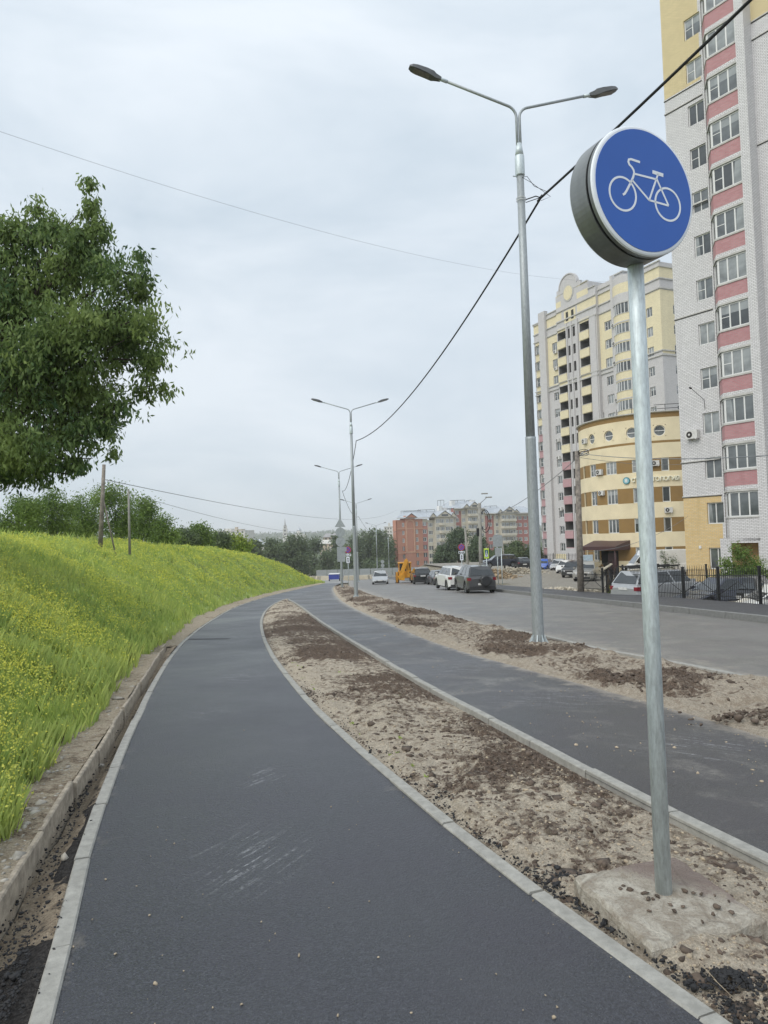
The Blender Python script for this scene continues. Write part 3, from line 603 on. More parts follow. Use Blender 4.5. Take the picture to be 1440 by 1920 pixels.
# a few weeds on the verge
def tuft(cx, cy, z, n, h, r, mat=M_GRASS):
    ang = rng.uniform(0, 6.28, n); rr = rng.uniform(0, r, n); X = cx+np.cos(ang)*rr; Y = cy+np.sin(ang)*rr; H = rng.uniform(.5, 1, n)*h; W_ = .006
    la = rng.uniform(0, 6.28, n); lx, ly = np.cos(la)*H*.6, np.sin(la)*H*.6
    b_ = np.stack([X, Y, X*0+z], -1); V = np.stack([b_, b_+[W_, 0, 0], b_+np.stack([lx*.4+W_, ly*.4, H*.6], -1), b_+np.stack([lx, ly, H], -1)], 1); return V.reshape(-1, 3)
VV = []
for i in range(22):
    y = float(rng.uniform(4.5, 14)); T = float(rng.choice([rng.uniform(.02, .1), rng.uniform(0, 1)], p=[.75, .25])); x = float(path1R(y)+.085+(p2L(y)-path1R(y)-.17)*T)
    VV.append(tuft(x, y, gz(y)-.0+float(v1h(np.array([x]), np.array([y]), np.array([T]))[0]), 10, .03, .02))
VV = np.concatenate(VV); o = npmesh('weeds', VV, np.arange(len(VV)).reshape(-1, 4), M_GRASS, tint=rng.uniform(0, .6, len(VV)).round(1)); tag(o, 'tiny green weeds sprouting along the verge kerb', 'weeds', kind='stuff')

# ================================================================== BICYCLE SIGN
def text_mesh(txt, size, mat, name, parent, depth=.01, loc=(0, 0, 0), rot=(0, 0, 0), align='CENTER', offset=0):
    cu = bpy.data.curves.new(name, 'FONT'); cu.body = txt; cu.size = size; cu.extrude = depth; cu.align_x = align; cu.offset = offset
    t_ = bpy.data.objects.new('tmp_text', cu); COL.objects.link(t_); bpy.context.view_layer.update()
    me = bpy.data.meshes.new_from_object(t_.evaluated_get(bpy.context.evaluated_depsgraph_get())); bpy.data.objects.remove(t_)
    me.materials.clear(); me.materials.append(mat)
    return inst(name, me, parent, loc, rot)
M_BLUE = simple('sign_blue', (.022, .11, .46), .42, var=.04, scale=3); M_SWH = simple('sign_white', (.80, .84, .90), .45, var=.03)
M_TIN = zinc('sign_back_tin', (.20, .212, .216), 2); M_TIN.node_tree.nodes['Principled BSDF'].inputs['Roughness'].default_value = .38
SIGN_C = Vector((1.231, 3.174, 3.137)); AZ = .4116
POST = Vector((1.222, 3.305, -.06))
root = empty('cycle_path_sign', POST, 0, 'round blue sign with white bicycle on a galvanised post in the footing', 'road sign')
mb = MB(); H_ = 3.36
mb.tube([(0, 0, 0), (-.002, 0, 1.5), (.0, 0, 2.4), (0, 0, H_)], .0365, M_ZINC, 28); mb.build('post', root)
def disc_mesh(r, n=72): return [(r*math.cos(2*math.pi*i/n), r*math.sin(2*math.pi*i/n)) for i in range(n)]
def drum(parent, name, R, depth):                   # pressed plate: rim flange open to the back (local +y = back)
    mb = MB(); n = 80; prof = [(0, .0, ), (R-.012, .0), (R-.004, .003), (R, .010), (R, depth), (R-.006, depth), (R-.006, .012), (0, .012)]
    k = len(mb.v); rows = []
    for (r, y) in prof:
        rows.append([(r*math.cos(2*math.pi*i/n), y, r*math.sin(2*math.pi*i/n)) for i in range(n)])
    for j in range(len(prof)-1):
        for i in range(n):
            i2 = (i+1) % n; q = [rows[j][i], rows[j][i2], rows[j+1][i2], rows[j+1][i]]
            if prof[j][0] == 0: q = q[1:]
            elif prof[j+1][0] == 0: q = q[:3]
            mb.face(q, MAT['sign_back_tin'] if j > 2 else M_SWH, 1 < j < 4)
    return mb.build(name, parent)
loc = SIGN_C-POST
f_ = drum(root, 'sign_plate', .3, .028); f_.location = loc; f_.rotation_euler = (0, 0, AZ)
mb = MB(); mb.prism([(x, z) for x, z in disc_mesh(.280)], -.0025, .004, M_BLUE, 'y'); mb.build('blue_face', f_)
r_ = drum(root, 'rear_sign_plate', .3, .118); nrm = Vector((math.sin(AZ), -math.cos(AZ), 0)); r_.location = loc-nrm*.16; r_.rotation_euler = (0, 0, AZ+math.pi)
tag(r_, 'dull grey back of the second round plate facing away')
for zz in (-.16, .16):
    mb = MB(); mb.box(-.12, .12, .03, .05, zz-.02, zz+.02, M_TIN); mb.box(-.12, .12, .085, .10, zz-.02, zz+.02, M_TIN)
    for sx_ in (-.1, .1): mb.box(sx_-.02, sx_+.02, .028, .135, zz-.028, zz-.02, M_BLK)
    b_ = mb.build('bracket', root, loc, (0, 0, AZ))
# bicycle pictogram, traced flat in the sign's own plane (x right, z up)
bic = MB()
def stroke(pts, w_, closed=False, y=-.0035):
    pts = [Vector(p) for p in pts]; n = len(pts); L, R_ = [], []
    for i, p in enumerate(pts):
        a_ = pts[(i-1) % n] if closed else pts[max(i-1, 0)]; b2 = pts[(i+1) % n] if closed else pts[min(i+1, n-1)]
        d = (b2-a_).normalized(); nn = Vector((-d.y, d.x))*w_/2; L.append(p+nn); R_.append(p-nn)
    for i in range(n if closed else n-1):
        j = (i+1) % n; bic.prism([(R_[i].x, R_[i].y), (R_[j].x, R_[j].y), (L[j].x, L[j].y), (L[i].x, L[i].y)], y, .0, M_SWH, 'y')
def ring(cx, cz, r, w_): stroke([(cx+r*math.cos(2*math.pi*i/40), cz+r*math.sin(2*math.pi*i/40)) for i in range(40)], w_, True)
ring(-.131, -.037, .0755, .0095); ring(.134, -.043, .0755, .0095)
stroke([(-.023,.127),(-.075,.131),(-.088,.127),(-.091,.116),(-.086,.104),(-.072,.095),(-.063,.084),(-.060,.070),(-.067,.050),(-.076,.034),(-.091,.009),(-.108,-.018),(-.120,-.034),(-.131,-.041)], .0105)
stroke([(-.061,.067),(.073,.064)], .009); stroke([(-.076,.037),(.021,-.041)], .009); stroke([(.083,.092),(.021,-.043)], .009)
stroke([(.021,-.041),(.138,-.048)], .009); stroke([(.073,.066),(.138,-.048)], .009); stroke([(.050,.0955),(.114,.0905)], .017)
bo = bic.build('bicycle_symbol', f_)
# concrete footing, slightly tipped
def wedge(c0, half, z0, z1, inset, mat, rz, tip):
    mb = MB(); ca, sa = math.cos(rz), math.sin(rz)
    def P(x, y, z): return (x*ca-y*sa, x*sa+y*ca, z+tip[0]*x+tip[1]*y)
    hx, hy = half; n = 12
    rg = random.Random(3)
    lo = []; mid = []; hi = []
    for k in range(4):
        a0 = [(-hx, -hy), (hx, -hy), (hx, hy), (-hx, hy)][k]; a1 = [(-hx, -hy), (hx, -hy), (hx, hy), (-hx, hy)][(k+1) % 4]
        for i in range(n):
            t = i/n; x = a0[0]+(a1[0]-a0[0])*t; y = a0[1]+(a1[1]-a0[1])*t; j = rg.uniform(-.006, .006); rd = 1-.008*(1 if i == 0 else 0)
            lo.append(P(x*1.05, y*1.05, z0)); mid.append(P((x+j)*rd, (y+j)*rd, z1-.018+j*.8)); hi.append(P(x*(1-inset)*rd+j, y*(1-inset)*rd+j, z1+j*.4))
    N_ = 4*n
    for i in range(N_):
        j = (i+1) % N_; mb.face([lo[i], lo[j], mid[j], mid[i]], mat); mb.face([mid[i], mid[j], hi[j], hi[i]], mat)
    ring2 = [P(h_x, h_y, z1+.005) for h_x, h_y in [(math.cos(2*math.pi*i/N_-2.36)*hx*.45, math.sin(2*math.pi*i/N_-2.36)*hy*.45) for i in range(N_)]]
    for i in range(N_): j = (i+1) % N_; mb.face([hi[i], hi[j], ring2[j], ring2[i]], mat)
    mb.face(ring2, mat)
    return mb
fo = wedge(None, (.29, .29), -.30, .0, .05, M_FOOTG, .29, (.015, .05)).build('sign_footing', None, (1.215, 3.28, -.062))
tag(fo, 'pale tipped concrete slab around the foot of the bicycle sign post', 'footing')
cr_ = []
for (dx, dy, r) in ((-.17,.12,.014),(-.15,.08,.012),(-.19,.10,.01),(-.10,-.0,.013),(-.075,.0,.014),(-.05,.02,.011),(.03,-.07,.012),(.09,.05,.012),(.12,.03,.014),(-.02,-.1,.013),(.13,-.14,.015),(.17,-.08,.014),(.2,.0,.013),(-.13,-.09,.008),(.06,-.19,.012),(.21,-.13,.011),(.15,.02,.01),(.24,-.05,.012),(-.02,-.05,.01),(-.10,.05,.009)):
    cr_.append((1.225+dx, 3.24+dy, -.052+.02*dx+.04*dy))
scatter('soil_crumbs', cr_, [random.uniform(.008, .016) for _ in cr_], M_CLOD, .6, 'dark crumbs of soil lying on the concrete footing', 'soil crumbs')

# ================================================================== STREET LAMPS
def make_lamp():
    root = empty('street_lamp', (0, 0, 0))
    mb = MB(); mb.tube([(0,0,-.2),(0,0,.12),(0,0,4.15),(0,0,4.2)], [.120,.117,.106,.111], M_ZINC2, 12)
    mb.tube([(0,0,4.2),(0,0,9.85)], [.094,.074], M_ZINC2, 12); mb.build('pole', root)
    mb = MB()
    for i in range(8):
        t = 2*math.pi*i/8+.2; c, s = math.cos(t), math.sin(t); q = Vector((-s, c, 0))*.006
        p1, p2, p3 = Vector((c*.12, s*.12, .20)), Vector((c*.22, s*.22, -.01)), Vector((c*.12, s*.12, -.02))
        mb.face([p1+q, p2+q, p3+q], M_ZINC); mb.face([p1-q, p3-q, p2-q], M_ZINC); mb.face([p1-q, p2-q, p2+q, p1+q], M_ZINC)
    mb.prism([(.22*math.cos(2*math.pi*i/16), .22*math.sin(2*math.pi*i/16)) for i in range(16)], -.06, -.02, M_ZINC); mb.build('base_flange', root)
    mb = MB(); mb.tube([(0,0,9.62),(0,0,9.64),(0,0,10.02),(0,0,10.04)], [.09,.098,.098,.09], M_ZINC, 14); mb.tube([(0,0,10.04),(0,0,10.30)], [.09,.055], M_ZINC, 14)
    mb.box(-.16, -.08, -.012, .012, 9.60, 9.615, M_ZINC); mb.build('collar', root)
    for s in (-1, 1):
        mb = MB(); pth = [(s*.034, 0, 10.05), (s*.034, 0, 10.85)]
        for k in range(1, 7):
            t = k/6*math.radians(74); pth.append((s*(.034+.24*(1-math.cos(t))), 0, 10.85+.24*math.sin(t)))
        x0, _, z0 = pth[-1]; pth.append((x0+s*1.45, 0, z0+.42)); mb.tube(pth, .028, M_ZINC2, 10)
        mb.tube([(x0+s*1.30, 0, z0+.375), (x0+s*1.50, 0, z0+.433)], .036, M_ZINC, 10)
        ar = mb.build('arm', root)
        ex, ez = x0+s*1.45, z0+.42; th = math.atan2(.42, 1.45)
        mb = MB()
        def xf(x, y, z): return (ex+s*(x*math.cos(th)-z*math.sin(th)), y, ez+x*math.sin(th)+z*math.cos(th))
        secs = [(-.02,.045,-.03,.03),(.10,.06,-.05,.05),(.16,.085,-.055,.07),(.30,.10,-.04,.07),(.50,.105,-.035,.055),(.60,.09,-.03,.04),(.66,.05,-.02,.015)]
        for a_, b2 in zip(secs[:-1], secs[1:]):
            A = [xf(a_[0], y, z) for y, z in ((-a_[1], a_[2]), (a_[1], a_[2]), (a_[1]*.8, a_[3]), (-a_[1]*.8, a_[3]))]; B = [xf(b2[0], y, z) for y, z in ((-b2[1], b2[2]), (b2[1], b2[2]), (b2[1]*.8, b2[3]), (-b2[1]*.8, b2[3]))]
            for k in range(4): mb.face([A[k], A[(k+1) % 4], B[(k+1) % 4], B[k]], M_LHEAD)
        mb.face([xf(-.02, y, z) for y, z in ((-.045,-.03),(.045,-.03),(.036,.03),(-.036,.03))], M_LHEAD); mb.face([xf(.66, y, z) for y, z in ((-.05,-.02),(.05,-.02),(.04,.015),(-.04,.015))], M_LHEAD)
        hd = mb.build('lamp_head', root)
        mb = MB(); mb.box(.22, .56, -.078, .078, -.050, -.030, M_LENS, xf); mb.build('lens', hd)
    return root
M_LHEAD = simple('lamp_head_grey', (.10, .105, .11), .5); M_LENS = simple('lamp_lens', (.17, .155, .145), .35, var=.3, scale=30)
lamp = make_lamp()
LAMPS = []
ld = ['nearest double-armed street lamp, standing in the soil strip right of the footpath','second double-armed street lamp, at the narrow end of the roadside soil strip','third double-armed street lamp, just behind the backs of the stacked road signs',
      'fourth double-armed street lamp, between the second lamp and the silver car','fifth double-armed street lamp, rising behind the roof of the oncoming silver car','sixth double-armed street lamp, beside the round sign backs left of the digger',
      'distant double-armed street lamp among the trees by the blue trailer','distant double-armed street lamp peeping over the end of the embankment','small distant street lamp between the silver car and the fourth lamp']
for i, (u, Y, rz) in enumerate(((1010, 14.41, .21), (668, 41.5, .16), (641.5, 67.3, .14), (672, 100, .2), (708, 151, .2), (730, 190, .2), (604, 330, .1), (547, 340, .1), (694, 250, .2))):
    o = lamp if i == 0 else copy_tree(lamp)
    base_v = 1008-.032*(u-720)+(1.6+SL*Y)/Y*FPX
    p = at(u, base_v, Y); z = gz(Y) if Y < 300 else float(far_z(np.array([0.]), np.array([float(Y)]))[0])
    o.location = (p[0], Y, z); o.rotation_euler = (0, 0, rz)
    tag(o, ld[i], 'street lamp', 'double-armed street lamps along the road'); LAMPS.append(Vector((p[0], Y, z)))

# ------------------------------------------------------------------ cables
def cable(A, B, sag, r, label, mat=None, n=26, cat='cable', grp=None, taper=None):
    A, B = Vector(A), Vector(B); mb = MB()
    pts = []
    for i in range(n+1):
        t = i/n; p = A.lerp(B, t); p.z -= sag*4*t*(1-t); pts.append(p)
    mb.tube(pts, r, mat or M_CABLE, 6)
    return tag(mb.build('overhead_cable'), label, cat, grp)
g_ = 'black cables strung between the street lamps'
hk = [l+Vector((.28, 0, 9.05+.15*(i > 0))) for i, l in enumerate(LAMPS)]
hk[0] = Vector(at(1014, 371, 14.35))
cable(hk[0], (10.2, -11.5, 9.6), .62, .026, 'thick black cable climbing from the nearest lamp to the upper right corner', grp=g_, n=40)
cable(hk[0], hk[1], .95, .022, 'black cable sagging from the nearest lamp to the second lamp', grp=g_, n=40)
for i, nm in ((1, 'second'), (2, 'third'), (3, 'fourth')):
    cable(hk[i], hk[i+1], .9, .02, f'short looking black cable running on from the {nm} lamp', grp=g_)
# clamp and loose ends on lamp 1
mb = MB(); c0 = LAMPS[0]+Vector((0, 0, 0)); zc = hk[0].z
for dz in (.0, .05): mb.tube([c0+Vector((math.cos(t)*.092, math.sin(t)*.092, zc+dz-c0.z-.02)) for t in np.linspace(0, 6.283, 25)], .006, M_WHT, 6)
mb.tube([c0+Vector((.09, 0, zc-c0.z)), hk[0]+Vector((-.1, 0, .04)), hk[0]], .012, M_BLK, 6); mb.tube([c0+Vector((.09, 0, zc-c0.z-.06)), hk[0]+Vector((-.1, 0, -.02)), hk[0]], .008, M_BLK, 6)
mb.tube([c0+Vector((.02, -.1, zc-c0.z+.42)), c0+Vector((.12, -.1, zc-c0.z+.44)), c0+Vector((.28, 0, zc-c0.z+.28)), hk[0]+Vector((.12, -.02, .12)), hk[0]+Vector((.08, 0, .04))], .006, M_BLK, 6)
mb.tube([c0+Vector((.02, -.1, zc-c0.z+.42)), c0+Vector((.2, -.05, zc-c0.z+.34)), hk[0]+Vector((.2, 0, .02)), hk[0]+Vector((.0, 0, -.06))], .005, M_BLK, 6)
for d_ in ((-.05, 0, -.05), (.06, 0, .05), (.0, 0, .02)): mb.tube([hk[0]+Vector(d_)-Vector((.02, 0, .02)), hk[0]+Vector(d_)+Vector((.03, 0, .035))], .024, M_BLK, 6)
tag(mb.build('cable_clamp'), 'white banded clamp with looped wires holding the cable on the nearest lamp', 'cable clamp')
def wire(a, b, sag, r, lab): return cable(at(*a), at(*b), sag, r, lab, M_WIRE, 30, 'wire')
wire((-150, 195, 42), (1180, 528, 118), 3.0, .011, 'long thin wire crossing the whole sky down to the stepped yellow block')
wire((190, 898, 38), (745, 956, 230), 2.6, .02, 'thin wire from the leaning wooden pole toward the orange brick block')
wire((241, 925, 55), (640, 987, 240), 2.5, .02, 'lower thin wire from the grey pole toward the distant trees')
wire((1086, 850, 37), (1500, 850, 20), .22, .016, 'dark wire crossing the clinic and the white brick tower')
wire((1090, 852, 37), (930, 965, 62), .35, .02, 'wire falling from the wooden pole toward the pole behind the signs')
wire((1088, 858, 37), (1285, 870, 60), .2, .012, 'slack second wire from the wooden pole to the white brick tower')
wire((1092, 1035, 37), (1290, 968, 45), .5, .012, 'low drooping wire in front of the clinic entrance')

# ================================================================== FOLIAGE
def sprays(C_, k, spread, ln, droop=.7, outc=None):
    n = len(C_)*k; P = np.repeat(C_, k, 0)+rng.normal(size=(n, 3))*np.asarray(spread)
    d = rng.normal(size=(n, 3)); d[:, 2] -= droop*1.3; d /= np.linalg.norm(d, axis=1)[:, None]
    s = rng.normal(size=(n, 3)); s -= d*(s*d).sum(1)[:, None]; s /= np.linalg.norm(s, axis=1)[:, None]
    L = ln*rng.uniform(.6, 1.3, n)[:, None]; W_ = L*.18
    V = np.stack([P, P+d*L*.45+s*W_, P+d*L, P+d*L*.45-s*W_], 1)
    t_ = np.repeat(np.clip(np.repeat(rng.normal(.45, .22, len(C_)), k)+rng.normal(0, .15, n), 0, 1), 4)
    return V.reshape(-1, 3), np.arange(n*4).reshape(n, 4), t_
def blob_pts(blobs, n, shell=2.2):
    B = np.array(blobs, float); vol = B[:, 3]*B[:, 4]*B[:, 5]; k = rng.choice(len(B), n, p=vol**.76/np.sum(vol**.76))
    d = rng.normal(size=(n, 3)); d /= np.linalg.norm(d, axis=1)[:, None]; r = rng.uniform(0, 1, n)**(1/shell)
    r *= 1+.13*rng.normal(size=n)
    return B[k, :3]+d*r[:, None]*B[k, 3:6], k
def tree(name, base, blobs, n, k, spread, ln, mat, label, cat='tree', group=None, tr=.2, droop=.6, limbs=True, twigs=120, boughs=0):
    base = Vector(base); root = empty(name, base, 0, label, cat, group); b0 = np.array(base)
    bl = np.array(blobs, float); C_, kk = blob_pts(blobs, n)
    if boughs:
        B_, kb = blob_pts(blobs, boughs, 1.6); j = rng.integers(0, boughs, n); rs = np.minimum(1, bl[kb[j], 3:6].min(1)/.75)[:, None]; o3 = rng.normal(size=(n, 3))*[.27, .27, .10]*rs
        o3[:, 2] -= .35*np.hypot(o3[:, 0], o3[:, 1]); o3[:, 2] += .06; m_half = rng.uniform(0, 1, n) < .28; C_ = np.where(m_half[:, None], C_, B_[j]+o3); kk = np.where(m_half, kk, kb[j])
        if twigs: C_[:min(twigs, boughs)] = B_[:min(twigs, boughs)]; kk[:min(twigs, boughs)] = kb[:min(twigs, boughs)]
    V, Fc, t_ = sprays(C_, k, spread, ln, droop); npmesh('crown', V-b0, Fc, mat, root, tint=t_)
    cen = bl[:, :3].mean(0); mb = MB(); top = np.array([base.x*.5+cen[0]*.5, base.y*.5+cen[1]*.5, cen[2]])
    pth = [Vector((0, 0, -.3)), Vector((top-b0)*.35+np.array([.1*tr*5, 0, 0])), Vector((top-b0)*.75), Vector(top-b0)]
    mb.tube(pth, [tr, tr*.8, tr*.55, tr*.3], M_BARK, 8)
    if limbs:
        for b_ in bl:
            s0 = Vector((top-b0)*random.uniform(.35, .9)); e0 = Vector(b_[:3]-b0); md = s0.lerp(e0, .5)+Vector((0, 0, .08*(e0-s0).length)); mb.tube([s0, md, e0.lerp(s0, .12)], [tr*.30, tr*.17, tr*.03], M_BARK, 6)
        for i in range(min(twigs, n)):
            c = bl[kk[i], :3]; s0 = Vector(c-b0+(C_[i]-c)*.1); e0 = Vector(C_[i]-b0); md = s0.lerp(e0, .5)+Vector((0, 0, .05)); mb.tube([s0, md, e0], [tr*.11, tr*.07, tr*.03], M_BARK, 4)
    mb.build('trunk', root); return root
def pb(u, v, ru, rv, Y, ry=None):
    p = at(u, v, Y); s = Y/FPX; return (p[0], p[1], p[2], ru*s, (ry if ry else ru*s), rv*s)
D = 14.0
mt = [(172,358,13,30,D),(174,395,20,32,D),(168,440,34,38,D),(66,372,12,22,D),(95,430,30,30,D),(180,430,26,34,D),(150,462,42,42,D),(76,388,20,32,D),(72,440,46,46,D+.5),(20,475,40,52,D),(5,430,22,28,D),(120,500,85,70,D+.4),(20,560,95,80,D),(212,512,50,50,D-.3),(262,482,13,22,D),(262,525,26,40,D),
      (205,590,80,75,D),(295,588,34,26,D-.4),(328,568,18,12,D-.5),(110,640,110,80,D-.5),(240,650,60,50,D+.5),(282,672,36,30,D),(318,667,14,9,D-.2),(280,722,32,26,D+.2),(302,735,12,9,D),(30,720,110,90,D),(150,735,85,72,D+.3),(205,770,38,38,D),
      (140,812,60,42,D),(196,812,20,14,D),(60,830,90,55,D-.5),(186,850,14,10,D),(212,850,9,6,D),(120,868,44,20,D),(160,885,13,9,D-.2),(40,888,60,24,D),(0,900,40,22,D),(-60,560,90,110,D+.5),(-110,700,140,150,D+1),(-90,850,90,60,D),(-50,440,50,60,D)]
rt = tree('maple_tree', (-9.4, 14.3, .9), [pb(*b_) for b_ in mt], 6200, 13, (.085, .085, .07), .125, M_LEAF, 'large leafy maple tree overhanging the embankment at the left edge', 'tree', tr=.22, droop=1.3, twigs=420, boughs=560)
# bushes and trees behind the embankment crest
bt = [(25,930,1008,62,31,M_LEAF2,'bushy green tree at the left edge under the maple'),(95,918,1012,58,33,M_LEAF2,'broad green tree under the maple crown'),(152,928,1012,42,37,M_LEAF2,'dark green tree just left of the leaning wooden pole'),
      (214,903,1012,44,41,M_LEAF2,'tallest pale green tree, right behind the leaning wooden pole'),(262,930,1016,30,46,M_LEAF2,'loose yellow-green tree beside the grey pole'),(306,966,1018,30,54,M_LEAF2,'lower green tree right of the grey pole'),
      (345,992,1022,24,62,M_LEAF3,'low dark tree between the two poles and the round tree'),(374,985,1024,22,64,M_LEAF2,'small round dark green tree on the embankment crest'),(408,1003,1028,22,72,M_LEAF3,'low dark bush left of the yellow-green shrub'),(441,1006,1032,25,78,M_LEAFY,'yellow-green shrub at the right end of the crest trees')]
for (u, v0, v1, hw, Y, mt_, lb) in bt:
    bl = []; h = v1-v0
    for i in range(9):
        fu = random.uniform(-.75, .75); fv = random.uniform(.25, .85)
        bl.append(pb(u+fu*hw*(1-.35*(1-fv)), v0+fv*h, hw*random.uniform(.3, .5), h*random.uniform(.16, .26), Y+random.uniform(-.6, .6)))
    bl.append(pb(u+random.uniform(-.1, .1)*hw, v0+h*.18, hw*.32, h*.18, Y)); bl.append(pb(u, v1-h*.15, hw*.8, h*.2, Y))
    p = at(u, v1+10, Y); s = Y/FPX
    tree('bushy_tree', (p[0], Y+.3, p[2]), bl, int(420+hw*9), 10, (2.6*s*3, 2.6*s*3, 2*s*3), .0052*Y*.75, mt_, lb, 'tree', 'trees and shrubs behind the embankment crest', tr=.10, droop=.2, twigs=50)
# far trees across the valley
ft = [(478,1012,1052,16,170,M_LEAF3),(505,1010,1062,24,190,M_LEAF3),(548,1001,1078,36,200,M_LEAF3),(530,1012,1070,26,215,M_LEAF3),(590,1006,1080,24,240,M_LEAF3),(570,1030,1080,18,210,M_LEAF3),(612,1030,1082,22,235,M_LEAF3),(630,1000,1086,20,250,M_LEAF3),(645,1018,1086,16,230,M_LEAF3),
      (664,996,1088,15,245,M_LEAF3),(682,994,1088,14,260,M_LEAF3),(698,990,1088,13,250,M_LEAF3),(710,994,1088,13,240,M_LEAF3),(724,988,1088,10,250,M_LEAF3),(733,1004,1088,8,235,M_LEAF3),(655,1040,1088,14,220,M_LEAF3),(690,1045,1088,16,225,M_LEAF3),(716,1045,1088,12,222,M_LEAF3)]
fl = ['low tree at the end of the yellow-green shrubs','dark tree beyond the embankment slope, left of the round crowned tree','broad round dark tree beyond the falling end of the embankment','pale green tree left of the broad round dark tree','tall tree behind the church side of the valley','small tree in front of the broad round dark tree','round tree above the blue trailer','dark tree directly behind the stacked sign backs','low tree behind the left no-stopping sign',
      'dark poplar just left of the fourth lamp','dark poplar just right of the second lamp','tallest poplar, left of the fifth lamp','wide poplar behind the fifth lamp','poplar touching the orange brick block','short tree at the foot of the orange block','low bush behind the second lamp','low bush above the silver car roof','low bush between the silver car and the digger']
for (u, v0, v1, hw, Y, mt_), lb in zip(ft, fl):
    bl = []; h = v1-v0
    for i in range(7):
        fv = random.uniform(.2, .85); bl.append(pb(u+random.uniform(-.6, .6)*hw, v0+fv*h, hw*random.uniform(.35, .55), h*random.uniform(.14, .22), Y+random.uniform(-2, 2)))
    bl.append(pb(u, v0+h*.16, hw*.38, h*.16, Y)); bl.append(pb(u, v1-h*.2, hw*.8, h*.2, Y))
    p = at(u, v1, Y); s = Y/FPX
    tree('distant_tree', (p[0], Y, min(p[2], gz(Y))), bl, int(160+hw*h*.22), 8, (3*s, 3*s, 2*s), .0042*Y, mt_, lb, 'tree', 'trees across the valley', tr=.3, droop=.3, twigs=0)
for (u, v0, v1, hw, Y, mt_, lb, nm) in ((862,990,1058,34,150,M_WILLOW,'large grey-green willow in front of the cream apartment block','willow_tree'),(897,1004,1058,26,140,M_WILLOW,'smaller willow behind the crosswalk sign','willow_tree'),(832,1022,1062,16,150,M_WILLOW,'low willow bush left of the right no-stopping sign','willow_tree'),
        (968,1016,1056,24,118,M_LEAF3,'dark bush behind the parked dark sedan','dark_bush'),(940,1024,1052,16,122,M_LEAF3,'dark bush behind the parked black car, left of the other','dark_bush'),(1000,1020,1056,14,119,M_LEAF3,'dark bush hidden behind the nearest lamp pole','dark_bush')):
    bl = []; h = v1-v0
    for i in range(9): bl.append(pb(u+random.uniform(-.62, .62)*hw, v0+random.uniform(.25, .85)*h, hw*random.uniform(.3, .5), h*random.uniform(.14, .24), Y+random.uniform(-2, 2)))
    bl.append(pb(u, v0+h*.2, hw*.5, h*.2, Y))
    p = at(u, v1, Y); s = Y/FPX
    tree(nm, (p[0], Y, -3.9), bl, int(900+hw*12), 9, (3*s, 3*s, 3*s), .0036*Y, mt_, lb, 'tree' if 'willow' in nm else 'bush', None, tr=.25, droop=.9, twigs=0)
# shrubs on the right
tree('thin_shrub', (*at(1392, 1100, 35)[:2], -2.2), [pb(1390,1040,16,18,35),(*at(1365,1055,35),.35,.4,.4),pb(1410,1065,22,22,35),pb(1385,1078,34,20,35),pb(1425,1085,22,18,35),pb(1350,1085,14,10,35),pb(1378,1025,6,10,35)], 900, 10, (.12,.12,.1), .12, M_LEAF2, 'loose green shrub in front of the ground floor recess of the white tower', 'shrub', tr=.05, droop=.2, twigs=90)
tree('thin_shrub', (*at(1252, 1085, 55)[:2], -2.5), [pb(1248,1058,9,14,55),pb(1262,1052,8,12,55),pb(1243,1035,4,14,55),pb(1252,1070,12,8,55)], 120, 7, (.12,.12,.12), .14, M_LEAF3, 'spindly dark shrub in front of the white van', 'shrub', tr=.04, droop=.1, twigs=70)
tree('thin_shrub', (*at(1163, 1110, 34)[:2], -1.7), [pb(1160,1100,8,9,33.5),pb(1170,1104,7,6,33.5),pb(1150,1106,5,5,33.5)], 110, 7, (.06,.06,.06), .08, M_LEAFY, 'small yellow-green bush growing through the fence', 'shrub', tr=.02, droop=0, twigs=20)
# far wood covering the valley and the opposite hill
n = 9000; Yq = rng.uniform(380, 2300, n); Xq = (rng.uniform(-.42, .30, n))*Yq; k = fbm(Xq, Yq, 44, 3, .006) > -.12; Xq, Yq = Xq[k], Yq[k]; n = len(Xq)
Zq = far_z(Xq, Yq); R_ = rng.uniform(4, 8, n); PP = []; 
cc = np.stack([Xq, Yq, Zq+R_*.7], -1); V, Fc, t_ = sprays(cc, 9, (4.5, 4.5, 3.), 7.5, .1); o = npmesh('far_woodland', V, Fc, M_LEAF3, tint=t_); tag(o, 'hazy woodland covering the valley and the far hillside', 'woodland', kind='stuff')

